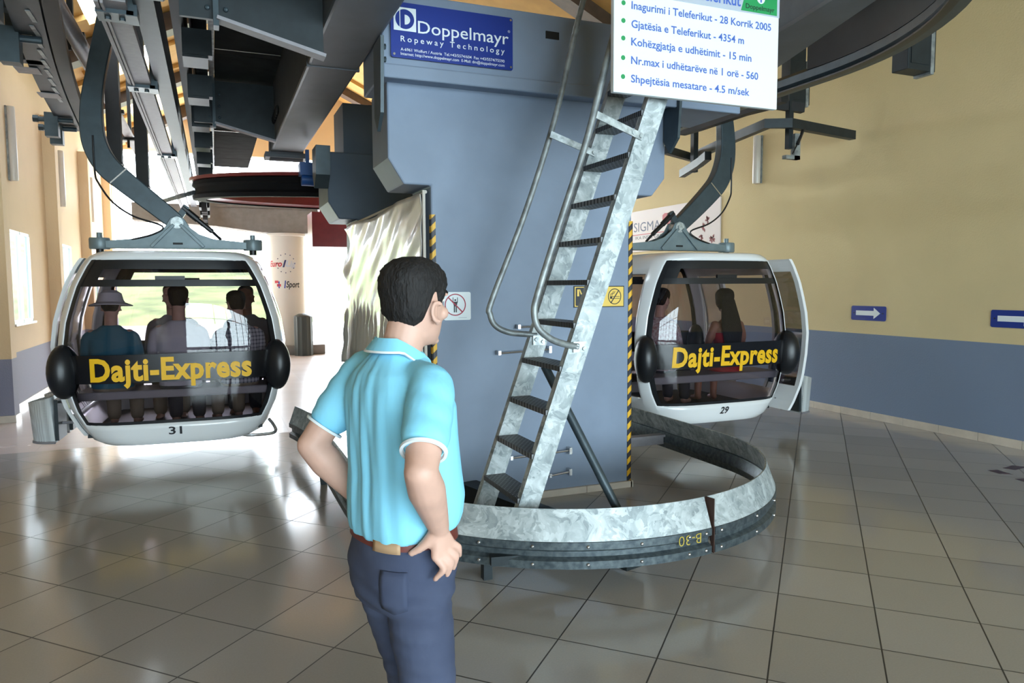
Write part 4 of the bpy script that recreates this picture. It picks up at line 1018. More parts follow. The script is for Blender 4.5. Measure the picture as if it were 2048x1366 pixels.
b = B(); b.bar((-.2, 11.0, 2.80), (-.6, 10.2, 2.62), .03, .05); put('deflector', b, MT['zinc'], BW, smooth=0)
BW.location.z += .1; BW.rotation_euler = (math.radians(4), 0, 0)
b = B(); b.cyl((1.02, 8.55, 2.80), .07, .14, 'x', 16); b.box(.93, 1.11, 8.46, 8.64, 2.84, 2.98); b.box(1.0, 1.04, 8.53, 8.57, 2.98, 3.13); one('motor', b, MT['blue'], 'small blue motor under the far end of the box girder', 'motor', smooth=30)
b = B(); b.box(1.75, 3.4, 14.2, 14.9, 2.35, 3.0); b.box(1.9, 2.2, 14.2, 14.5, 3.0, 4.0); b.box(2.9, 3.2, 14.2, 14.5, 0, 2.35); one('red_carriage', b, MT['red_paint'], 'red painted tension carriage behind the rear support pillar', 'machine frame')
b = B(); b.tube([(-.05, 3, 4.2), (-.05, 60, 5.4)], .022, 8); one('haul_rope', b, MT['steel_black'], 'dark steel haul rope running out along the tyre conveyor', 'rope')

# ------------------------------------------------------------------ wall fittings
def tube_lamp(name, x, y, z0, z1, s_, lab, grp):
    R_ = thing(name, lab, 'lamp', (x, y, z0), grp)
    b = B(); b.box(min(x, x+s_*.02), max(x, x+s_*.02), y-.06, y+.06, z0, z1); put('base_plate', b, MT['zinc_dull'], R_, smooth=0)
    b = B(); b.lathe([(.0001, z0), (.05, z0), (.055, z0+.03), (.055, z1-.03), (.05, z1), (.0001, z1)], (x+s_*.05, y, 0), 16); put('lamp_cover', b, MT['plastic_clear'], R_, smooth=40)
    return R_
for k, nm in enumerate(('nearest', 'second', 'third')):
    y = 11.4+BAY*k
    tube_lamp('tube_lamp', XL, y, 3.0, 3.95, 1, ['unlit tube lamp on the sand-coloured wall, nearest of the three', 'unlit tube lamp on the sand-coloured wall, middle one of the three', 'unlit tube lamp on the sand-coloured wall, farthest of the three'][k], 'tube lamps on the left wall')
tube_lamp('tube_lamp', XR, 8.33, 3.02, 3.68, -1, 'upright tube lamp on the yellow wall behind the door guide rails', 'tube lamp')
def arrow_sign(y0, lab):
    R_ = thing('arrow_sign', lab, 'sign', (XR, y0-.24, 1.17), 'blue arrow signs on the yellow wall')
    b = B(); pts = rrect(y0-.49, y0, 1.17, 1.342, .02); b.prism(pts, 'x', XR-.008, XR-.0005); put('panel', b, MT['sign_blue'], R_, smooth=0)
    b = B(); c_ = 1.258; b.prism([(y0-.07, c_-.028), (y0-.07, c_+.028), (y0-.325, c_+.028), (y0-.325, c_+.065), (y0-.415, c_), (y0-.325, c_-.065), (y0-.325, c_-.028)], 'x', XR-.0105, XR-.008); put('arrow', b, MT['sign_white'], R_, smooth=0)
    b = B(); b.cyl((XR-.01, y0-.04, c_), .008, .004, 'x', 10); b.cyl((XR-.01, y0-.45, c_), .008, .004, 'x', 10); put('screw', b, MT['dark_print'], R_, smooth=0)
arrow_sign(6.643, 'blue sign with a complete white arrow, the one nearer to gondola 29')
arrow_sign(4.922, 'blue arrow sign cut off by the right edge of the photo')
BN = thing('wall_banner', 'pale advertising banner reading SIGMA on the yellow wall behind gondola 29', 'banner', (XR, 10.4, 2.2))
b = B(); b.box(XR-.02, XR-.002, 9.15, 11.95, 2.2, 2.93); put('sheet', b, mat('banner_white', rgb(214, 204, 202), .5), BN, smooth=0)
xf = XR-.0215
def wfn(u, v): return (xf, 20-u, v)     # u grows towards the camera: left to right as seen
b = B(); add_text(b, 'SIGMA', wfn, 20-11.61, 20-10.755, 2.560, .160, .0); 
for u, w_ in ((20-11.36, .05),): pass
put('lettering', b, MT['navy'], BN, smooth=0)
b = B(); b.prism([(11.85, 2.56), (11.70, 2.56), (11.70, 2.72), (11.85, 2.72)], 'x', xf-.001, xf+.001); put('lettering', b, MT['navy'], BN, smooth=0)
def xprism(b, pts): b.prism(pts, 'x', xf-.001, xf+.001)
b = B(); xprism(b, [(10.695, 2.62), (10.69, 2.79), (10.63, 2.82), (10.47, 2.815), (10.53, 2.80), (10.575, 2.76), (10.60, 2.66), (10.64, 2.63)]); xprism(b, [(10.56, 2.62), (10.53, 2.76), (10.44, 2.785), (10.44, 2.66), (10.50, 2.63)]); put('logo_mark', b, MT['red'], BN, smooth=0)
b = B(); xprism(b, [(11.7, 2.495), (11.7, 2.51), (10.455, 2.516), (10.455, 2.503)]); put('underline', b, MT['red'], BN, smooth=0)
b = B(); add_text(b, 'IKA INSIG GROUP', wfn, 20-11.55, 20-10.51, 2.42, .055, .004); put('small_lettering', b, MT['dark_print'], BN, smooth=0)
rnd = random.Random(5)
for cy, cz in ((9.65, 2.80), (10.07, 2.72), (9.55, 2.50), (9.45, 2.60), (9.33, 2.31), (9.62, 2.36)):
    b = B()
    for k in range(9):
        a = rnd.uniform(0, 6.28); r = rnd.uniform(.03, .085); d = (math.cos(a)*r, math.sin(a)*r); n_ = (-d[1]*.25, d[0]*.25)
        xprism(b, [(cy, cz), (cy+d[0]*.6+n_[0], cz+d[1]*.6+n_[1]), (cy+d[0], cz+d[1]), (cy+d[0]*.6-n_[0], cz+d[1]*.6-n_[1])])
    put('flower_print', b, mat('dusty_red_print', rgb(140, 70, 74), .6), BN, smooth=0)

# ------------------------------------------------------------------ far end: column, haunched beam, bin
CL = thing('column', 'round cream column with faded sponsor lettering, standing in the bright exit', 'column', (1.65, 18.3, 0))
b = B(); b.lathe([(.0001, .12), (.41, .12), (.41, 2.78), (.45, 2.80), (.45, 2.85), (.0001, 2.85)], (1.65, 18.3, 0), 40); put('shaft', b, MT['cream'], CL, smooth=40)
b = B(); b.box(.95, 2.42, 17.7, 18.9, 0, .22); put('plinth', b, MT['concrete'], CL, smooth=0, bevel=.01)
def cfn(u, v):
    a = math.radians(-97)+u/.41; return (1.65+.414*math.cos(a), 18.3+.414*math.sin(a), v)
b = B(); add_text(b, 'Euro', cfn, -.46, -.10, 2.07, .13, .03, .2); put('lettering', b, MT['red'], CL, smooth=0)
b = B(); add_text(b, 'Lig', cfn, -.02, .22, 2.07, .13, .03, .2); put('lettering', b, MT['sign_grey'], CL, smooth=0)
b = B()
for (u0, u1) in ((-.07, -.03), ): 
    V4 = [b.v(cfn(u, v)) for u, v in ((u0-.02, 2.05), (u1-.02, 2.05), (u1+.03, 2.22), (u0+.03, 2.22))]; b.f(V4)
for k in range(12):
    a = 2*PI*k/12; c_ = cfn(-.02+.21*math.cos(a), 2.14+.22*math.sin(a)); b.ell(c_, (.012, .012, .012), 8, 6)
put('star_ring', b, MT['navy'], CL, smooth=0)
b = B()
for u0, u1, v0, v1 in ((-.30, -.20, 1.68, 1.74), (-.24, -.14, 1.60, 1.66)): b.f([b.v(cfn(u, v)) for u, v in ((u0, v0), (u1, v0), (u1, v1), (u0, v1))])
put('flag_red', b, MT['red'], CL, smooth=0)
b = B(); b.f([b.v(cfn(u, v)) for u, v in ((-.20, 1.56), (-.04, 1.56), (-.02, 1.74), (-.20, 1.72))]); put('flag_blue', b, MT['sign_blue'], CL, smooth=0)
b = B(); add_text(b, 'Sport', cfn, -.02, .30, 1.58, .14, .02, .2); put('lettering', b, MT['dark_print'], CL, smooth=0)
b = B(); b.prism([(-1.6, 3.45), (-1.6, 3.08), (.1, 2.98), (1.1, 2.86), (2.2, 2.86), (3.2, 2.98), (4.6, 3.08), (4.6, 3.45)], 'y', 18.0, 18.6)
b.box(-.2, 3.4, 17.97, 18.63, 3.42, 3.5); o = one('crossbeam', b, MT['concrete'], 'grey haunched concrete crossbeam resting on the round cream column', 'beam')
BI = thing('waste_bin', 'dark ribbed bin at the foot of the round cream column', 'bin', (1.92, 17.62, .22))
b = B(); pts = []
for k in range(24):
    a = 2*PI*k/24; r = .20+(.012 if k % 2 else 0); pts.append((1.90+r*math.cos(a), 17.50+r*math.sin(a)))
b.prism(pts, 'z', 0, .90); put('bin_body', b, mat('dark_green_plastic', rgb(52, 58, 54), .5), BI, smooth=0)
b = B(); b.lathe([(.0001, .98), (.1, .97), (.2, .92), (.215, .90), (.0001, .90)], (1.90, 17.50, 0), 24); put('bin_lid', b, mat('bin_lid', rgb(62, 66, 64), .5), BI)
# ------------------------------------------------------------------ people
MT['skin'] = mat('skin', rgb(212, 170, 152), .5, var=.05, scale=20)
MT['skin_tan'] = mat('tanned_skin', rgb(176, 124, 98), .5, var=.05, scale=20)
MT['hair'] = mat('black_hair', rgb(24, 21, 21), .75, bump=.7, bscale=110, stretch=(1, 1, .25), var=.3, scale=40)
MT['hair_brown'] = mat('brown_hair', rgb(58, 42, 34), .55, bump=.5, bscale=70)
MT['shirt'] = mat('turquoise_pique', rgb(140, 216, 244), .8, bump=.5, bscale=1.0, stretch=(16, 16, 2.5))
MT['trim'] = mat('white_trim', rgb(232, 240, 244), .8)
MT['denim'] = mat('slate_blue_cotton', rgb(58, 66, 90), .85, col2=rgb(72, 80, 104), scale=5, bump=.35, bscale=14)
MT['belt'] = mat('brown_leather', rgb(110, 52, 44), .5)
MT['patch'] = mat('tan_leather_patch', rgb(184, 150, 116), .6)
MT['shoe'] = mat('dark_shoe', rgb(44, 36, 34), .45)
MT['eye'] = mat('eye_white', rgb(226, 222, 216), .3)
def eloop(cx, cy, z, a, bf, bb, n=32, ex=2.3):
    """horizontal body section: half width a, front depth bf, back depth bb"""
    r = []
    for i in range(n):
        t = 2*PI*i/n; c_, s_ = math.cos(t), math.sin(t)
        x = a*math.copysign(abs(c_)**(2/ex), c_); y = (bf if s_ > 0 else bb)*math.copysign(abs(s_)**(2/ex), s_)
        r.append((cx+x, cy+y, z))
    return r
HEAD = [(.0, .080, .030, .022), (.012, .090, .035, .036), (.03, .094, .045, .048), (.055, .095, .055, .057), (.08, .094, .068, .063), (.10, .091, .080, .067), (.125, .088, .082, .068), (.15, .094, .088, .071), (.175, .091, .090, .073), (.20, .080, .083, .068), (.218, .060, .066, .055), (.229, .034, .042, .036), (.234, .010, .012, .010)]
def turn_about(b, c, a, start=0):
    ca, sa = math.cos(a), math.sin(a); b.bm.verts.ensure_lookup_table()
    for v in list(b.bm.verts)[start:]:
        x, y = v.co.x-c[0], v.co.y-c[1]; v.co.x = c[0]+ca*x-sa*y; v.co.y = c[1]+sa*x+ca*y
    return b
def head(b, c, z0, k=1.0, ears=True, yaw=0):
    n0 = len(b.bm.verts); head_shapes(b, c, z0, k, ears)
    if yaw: turn_about(b, c, yaw, n0)
def head_shapes(b, c, z0, k=1.0, ears=True):
    """skull and face on the point c (x, y of the head axis), chin height z0"""
    rings = [eloop(c[0], c[1], z0+k*z, k*a, k*f_, k*g, 28, 2.2) for z, f_, g, a in HEAD]
    b.loft(rings)
    X, Y = c
    b.ell((X, Y+k*.098, z0+k*.094), (k*.015, k*.020, k*.013), 12, 8)                                   # nose tip
    b.limb([(X, Y+k*.092, z0+k*.132), (X, Y+k*.104, z0+k*.098)], [k*.008, k*.010], 10)                # bridge
    b.ell((X, Y+k*.093, z0+k*.061), (k*.024, k*.009, k*.006), 12, 8); b.ell((X, Y+k*.092, z0+k*.051), (k*.021, k*.009, k*.007), 12, 8)   # lips
    b.ell((X, Y+k*.082, z0+k*.010), (k*.022, k*.014, k*.013), 12, 8)                                   # chin
    for s_ in (-1, 1):
        b.ell((X+s_*k*.033, Y+k*.085, z0+k*.143), (k*.024, k*.012, k*.008), 12, 8)                     # brow
        b.ell((X+s_*k*.045, Y+k*.066, z0+k*.09), (k*.020, k*.022, k*.020), 12, 8)                      # cheek
        if ears:
            pts = [(X+s_*k*(.073+.012*math.sin(t_)), Y+k*(-.002-.018*math.cos(t_)*1.0), z0+k*(.110+.030*math.sin(t_-1.2))) for t_ in (0, .5, 1, 1.5, 2, 2.5, 3, 3.5)]
            rim = []
            for q in range(11):
                t_ = -1.9+q*.42; rim.append((X+s_*k*(.083-.004*math.cos(t_)), Y+k*(-.004-.018*math.cos(t_)), z0+k*(.096+.027*math.sin(t_))))
            b.limb(rim, [k*.0054]*11, 8)
            b.ell((X+s_*k*.073, Y+k*-.004, z0+k*.093), (k*.006, k*.015, k*.024), 10, 8)
            b.ell((X+s_*k*.077, Y+k*.004, z0+k*.066), (k*.007, k*.009, k*.010), 8, 6)
def hair_cap(c, z0, k, lows, thick, seed=1, n=56, m_=16, rough=.003):
    """short hair: a shell over the skull; lows maps angle (90 = face, 0 = right ear) to the hairline height"""
    def low(t):
        t = 180-abs(((t+90) % 360)-180)       # 0 at the back, 180 at the face
        return interp(t, lows)
    def sec(z):
        z = max(.0, min(.234, z))
        for (a, c_) in zip(HEAD[:-1], HEAD[1:]):
            if z <= c_[0]:
                u = (z-a[0])/(c_[0]-a[0]); return [a[i]+(c_[i]-a[i])*u for i in range(1, 4)]
        return HEAD[-1][1:]
    rn = random.Random(seed); b = B(); G = []
    for i in range(n):
        t = 360*i/n; zl = low(t); col = []
        for j in range(m_+1):
            v = j/m_; z = zl+(.2335-zl)*(1-(1-v)**1.6); f_, g, a = sec(z); th = math.radians(t)
            e_ = thick*min(1, (z-zl)/.03+.25)*(1+.15*math.sin(3*th+seed))+rn.uniform(-rough, rough)*min(1, j/2)
            c_, s_ = math.cos(th), math.sin(th); ex = 2.2
            x = (a+e_)*math.copysign(abs(c_)**(2/ex), c_); y = ((f_ if s_ > 0 else g)+e_)*math.copysign(abs(s_)**(2/ex), s_)
            col.append(Vector((c[0]+k*x, c[1]+k*y, z0+k*(z+thick*v**2))))
        G.append(col)
    inner = [[Vector((c[0]+(p.x-c[0])*.88, c[1]+(p.y-c[1])*.88, p.z-.004)) for p in col] for col in G]
    Vo = [[b.v(p) for p in col] for col in G]; Vi = [[b.v(p) for p in col] for col in inner]
    for i in range(n):
        q = (i+1) % n
        for j in range(m_):
            b.f([Vo[i][j], Vo[q][j], Vo[q][j+1], Vo[i][j+1]]); b.f([Vi[i][j], Vi[i][j+1], Vi[q][j+1], Vi[q][j]])
        b.f([Vo[i][0], Vi[i][0], Vi[q][0], Vo[q][0]])
    b.f([Vo[i][m_] for i in range(n)]); b.f([Vi[i][m_] for i in range(n)][::-1])
    return b
def warp(b, fn):
    for v in b.bm.verts: v.co = fn(v.co)
    return b
def place(root, loc, rz):
    root.location = loc; root.rotation_euler = (0, 0, rz)

# ---- the man in the turquoise polo shirt, hands on hips
MAN = thing('person', 'person in turquoise polo shirt and slate trousers, hands on hips, back to the camera', 'person', (0, 0, 0))
HC = (.012, .040); CH = 1.442
sh = {1: (.172, -.012, 1.350), -1: (-.174, -.012, 1.368)}
el = {1: (.300, -.132, 1.172), -1: (-.222, -.163, 1.155)}
wr = {1: (.203, -.018, .992), -1: (-.203, -.030, .985)}
cdir, e1 = Vector((.85, -.52, 0)), Vector((.52, .85, 0))
def hp(d, s_, z, side):
    p = cdir*d+e1*s_; return (side*p.x, p.y, z)
b = B()
HY = math.radians(19)
head(b, HC, CH, yaw=HY)
b.limb([(0, -.010, 1.36), (.003, .002, 1.43), (.010, .020, 1.50)], [.060, .056, .056], 18)
b.loft([eloop(0, 0, z, a, f_, g) for z, a, f_, g in ((.80, .13, .09, .09), (.95, .14, .10, .09), (1.1, .135, .10, .09), (1.25, .145, .095, .095), (1.36, .12, .07, .08), (1.41, .06, .05, .05))])
for s_ in (1, -1):
    b.limb([(s_*.10, -.005, 1.36), sh[s_], tuple(Vector(sh[s_]).lerp(Vector(el[s_]), .5)), el[s_]], [.045, .052, .049, .040], 16)
    f1 = Vector(el[s_]).lerp(Vector(wr[s_]), .3)
    b.limb([el[s_], tuple(f1), tuple(Vector(el[s_]).lerp(Vector(wr[s_]), .7)), wr[s_]], [.041, .047, .037, .028], 16)
    W_ = Vector(wr[s_])
    kn = [hp(.183, .082, .912, s_), hp(.178, .098, .922, s_), hp(.170, .111, .932, s_), hp(.160, .121, .945, s_)]
    pip = [hp(.188, .106, .882, s_), hp(.176, .124, .893, s_), hp(.162, .138, .906, s_), hp(.148, .146, .925, s_)]
    tip = [hp(.176, .080, .851, s_), hp(.165, .112, .856, s_), hp(.150, .130, .868, s_), hp(.136, .148, .895, s_)]
    for q in range(4):
        b.limb([tuple(W_), tuple(W_.lerp(Vector(kn[q]), .5)), kn[q]], [.020, .0165, .0125], 12)
        mid = Vector(pip[q]).lerp(Vector(tip[q]), .55)+cdir*.004*1
        b.limb([kn[q], pip[q], tuple(Vector(pip[q]).lerp(Vector(tip[q]), .5)), tip[q]], [.0112, .0102, .0092, .0078] if q < 3 else [.0098, .0088, .008, .007], 10)
    b.limb([hp(.185, .080, .975, s_), hp(.182, .060, .952, s_), hp(.178, .040, .934, s_), hp(.172, .020, .922, s_)], [.018, .0145, .0115, .0090], 12)
    fx_ = {1: (.105, .0), -1: (-.085, .11)}[s_]
    b.limb([(s_*.085, 0, .85), (fx_[0], fx_[1]*.5, .50), (fx_[0], fx_[1], .09)], [.075, .050, .035], 14)
    b.limb([(fx_[0], fx_[1]-.03, .05), (fx_[0]+s_*.01, fx_[1]+.14, .035)], [.035, .028], 12)
body = put('body', remeshed(b, .0052, 4, .5), MT['skin'], MAN, smooth=180)
lows = [(0, .052), (35, .058), (62, .075), (80, .120), (88, .152), (97, .150), (103, .112), (112, .112), (120, .150), (140, .180), (180, .186)]
put('hair', turn_about(hair_cap(HC, CH, 1.0, lows, .012, 3, 72, 20, .0035), HC, HY), MT['hair'], MAN, smooth=180)
for s_ in (-1, 1):
    b = B(); b.ell((HC[0]+s_*.032, HC[1]+.084, CH+.127), (.012, .007, .006), 12, 8); turn_about(b, HC, HY); e_ = put('eye', b, MT['eye'], MAN)
    b = B(); b.ell((HC[0]+s_*.032, HC[1]+.0895, CH+.127), (.005, .002, .005), 10, 6); turn_about(b, HC, HY); put('iris', b, MT['hair_brown'], e_)
    b = B(); b.limb([(HC[0]+s_*.015, HC[1]+.098, CH+.148), (HC[0]+s_*.035, HC[1]+.096, CH+.153), (HC[0]+s_*.055, HC[1]+.080, CH+.147)], [.004, .0045, .003], 8); turn_about(b, HC, HY); put('eyebrow', b, MT['hair'], MAN)
# shirt
b = B()
def tors(z, a, f_, g, cy=0, tilt=0):
    r = eloop(0, cy, z, a, f_, g, 40, 2.5); return [(p[0], p[1], p[2]+tilt*p[1]) for p in r]
b.loft([tors(.945, .165, .138, .128, 0, .12), tors(.975, .174, .148, .132, 0, .10), tors(1.03, .178, .155, .130, 0, .05), tors(1.10, .174, .145, .124), tors(1.20, .178, .128, .126), tors(1.29, .186, .115, .128), tors(1.335, .174, .100, .120, -.005), tors(1.375, .138, .082, .102, -.010), tors(1.405, .098, .070, .082, -.008), tors(1.43, .070, .060, .066, -.004)])
cuff = {}
for s_ in (1, -1):
    c0 = Vector(sh[s_]); c1 = c0.lerp(Vector(el[s_]), .60)
    c2 = c0.lerp(Vector(el[s_]), .63)
    b.limb([(s_*.10, -.008, 1.365), tuple(c0), tuple(c0.lerp(c1, .5)), tuple(c1)], [.050, .060, .063, .061], 20)
    cuff[s_] = (c0, c1)
sb = remeshed(b, .0062, 5, .5)
def folds(p):
    q = p.copy()
    if p.z > .93 and abs(p.x) < .2:
        a = math.atan2(p.y, p.x); back = max(0, -math.sin(a))
        amp = .0042*back*(1-abs(p.z-1.15)/.35 if abs(p.z-1.15) < .35 else 0)
        h = amp*(math.sin(a*13+2.5*math.sin(p.z*7))+.5*math.sin(a*23+p.z*9))
        d = Vector((p.x, p.y, 0)).normalized(); q += d*h
    # drape lines on the sleeves and under the arms
    q += Vector((math.copysign(1, p.x), -.4, 0))*(.0022*math.sin(p.z*95+p.y*60)*max(0, min(1, (abs(p.x)-.15)/.06)))
    return q
warp(sb, folds)
SHIRT = put('polo_shirt', sb, MT['shirt'], MAN, smooth=180)
for s_ in (1, -1):
    c0, c1 = cuff[s_]; t = (Vector(el[s_])-c0).normalized(); u = t.cross(Vector((0, 0, 1))).normalized(); v = u.cross(t)
    cc = c1+t*.046
    b = B(); b.tube([cc+u*.0505*math.cos(2*PI*k/36)+v*.0505*math.sin(2*PI*k/36) for k in range(36)], 1.0, 6, True, up=t)
    b.bm.free(); b = B(); N_ = 40; rg = []
    for k in range(N_):
        a = 2*PI*k/N_; d = u*math.cos(a)+v*math.sin(a)
        rg.append([cc-t*.006+d*.0585, cc+t*.001+d*.0575, cc+t*.001+d*.050, cc-t*.006+d*.048])
    R_ = [[b.v(p) for p in q] for q in rg]
    for k in range(N_):
        for j in range(4): b.f([R_[k][j], R_[(k+1) % N_][j], R_[(k+1) % N_][(j+1) % 4], R_[k][(j+1) % 4]])
    put('sleeve_trim', b, MT['trim'], SHIRT, smooth=60)['label'] = 'white sleeve edging'
def collar_ring(z, a, f_, g, cx, cy, tf): 
    return [(p[0], p[1], p[2]-tf*max(0, p[1]+.045)*1.0) for p in eloop(cx, cy, z, a, f_, g, 44, 2.1)]
b = B(); b.loft([collar_ring(1.432, .100, .104, .092, 0, -.002, .75), collar_ring(1.452, .086, .092, .082, .002, .002, .7), collar_ring(1.470, .072, .080, .072, .004, .004, .6), collar_ring(1.466, .064, .070, .063, .004, .004, .6), collar_ring(1.41, .062, .06, .06, .002, .002, .55)], cap=False)
cl = put('collar', b, MT['shirt'], SHIRT, smooth=60)
b = B(); b.loft([collar_ring(1.4315, .1015, .1055, .0935, 0, -.002, .75), collar_ring(1.4375, .0990, .1030, .0915, 0, -.002, .75), collar_ring(1.4365, .092, .096, .086, 0, -.002, .75), collar_ring(1.4305, .092, .096, .086, 0, -.002, .75), collar_ring(1.4315, .1015, .1055, .0935, 0, -.002, .75)], cap=False); put('collar_trim', b, MT['trim'], cl, smooth=60)['label'] = 'white collar edging'
# trousers
b = B()
b.loft([eloop(0, 0, z, a, f_, g, 40, 2.4) for z, a, f_, g in ((.962, .150, .122, .112), (.90, .164, .124, .124), (.84, .170, .124, .138), (.78, .166, .118, .134), (.73, .15, .10, .11))])
for s_, fx_ in ((1, (.105, .0)), (-1, (-.085, .11))):
    b.limb([(s_*.082, -.008, .82), (s_*.092, fx_[1]*.25, .66), (fx_[0], fx_[1]*.55+.012, .48), (fx_[0], fx_[1]*.8-.005, .30), (fx_[0], fx_[1], .10)], [.088, .088, .074, .066, .064], 22)
tb = remeshed(b, .0075, 4, .5)
from mathutils import noise
def creases(p):
    q = p.copy(); a = math.atan2(p.y, p.x); d = Vector((p.x, p.y, 0)).normalized() if p.z > .74 else Vector((1 if p.x > .01 else -1, 0, 0))
    h = noise.noise(Vector((p.x*9, p.y*9, p.z*16+2*p.x)))*.006
    k_ = max(0, 1-abs(p.z-.74)/.13); h += k_*.0045*math.sin(p.z*105+a*3.0)                       # under the seat
    k_ = max(0, 1-abs(p.z-.50)/.12); h += k_*.004*math.sin(p.z*120+p.y*25)                       # behind the knee
    return q+Vector((d.x, d.y, 0))*h if p.z > .74 else q+Vector((noise.noise(p*11), noise.noise(p*11+Vector((5, 1, 2))), 0))*.006+Vector((.5, -.8, 0))*(max(0, 1-abs(p.z-.50)/.14)*.004*math.sin(p.z*120+p.y*25)+max(0, 1-abs(p.z-.70)/.10)*.004*math.sin(p.z*105+a*3))
warp(tb, creases)
TR = put('trousers', tb, MT['denim'], MAN, smooth=180)
b = B(); pp = []   # back pocket stitched on the right seat
for i in range(7):
    for j in range(7):
        t = math.radians(-64+32*i/6); z = .765+.105*j/6; ex = 2.4; c_, s2 = math.cos(t), math.sin(t); w_ = interp(z, [(.73, .150), (.78, .166), (.84, .170), (.90, .164)]); g_ = interp(z, [(.73, .11), (.78, .134), (.84, .138), (.90, .124)])
        pp.append(b.v((w_*1.025*math.copysign(abs(c_)**(2/ex), c_), g_*1.03*math.copysign(abs(s2)**(2/ex), s2), z-(.012*(3-abs(i-3))/3 if j == 0 else 0))))
for i in range(6):
    for j in range(6): b.f([pp[i*7+j], pp[(i+1)*7+j], pp[(i+1)*7+j+1], pp[i*7+j+1]])
put('back_pocket', b, MT['denim'], TR, smooth=60, solid=.001)
b = B(); b.loft([eloop(0, 0, z, a, f_, g, 48, 2.4) for z, a, f_, g in ((.922, .167, .133, .129), (.958, .160, .131, .123), (.958, .150, .12, .112), (.922, .15, .12, .112), (.922, .167, .133, .129))], cap=False); bt = put('belt', b, MT['belt'], MAN, smooth=60)
b = B(); pt = []
for i in range(9):
    t = math.radians(-74+34*i/8); c_, s2 = math.cos(t), math.sin(t); ex = 2.4
    x = .166*math.copysign(abs(c_)**(2/ex), c_); y = .131*math.copysign(abs(s2)**(2/ex), s2); pt.append((x, y))
R0 = [b.v((x*1.02, y*1.02, .916)) for x, y in pt]; R1 = [b.v((x*1.0, y*1.0, .944)) for x, y in pt]
for i in range(8): b.f([R0[i], R0[i+1], R1[i+1], R1[i]])
put('waist_patch', b, MT['patch'], TR, smooth=60, solid=.003)
for s_, fx_ in ((1, (.105, .0)), (-1, (-.085, .11))):
    b = B(); b.limb([(fx_[0], fx_[1]-.055, .048), (fx_[0], fx_[1]+.03, .05), (fx_[0]+s_*.015, fx_[1]+.16, .036)], [.046, .05, .036], 16); b.box(fx_[0]-.04, fx_[0]+.045, fx_[1]-.1, fx_[1]+.18, 0, .022)
    put('shoe', remeshed(b, .008, 3, .5), MT['shoe'], MAN, smooth=180)
place(MAN, (.468, 1.961, 0), math.radians(-72))

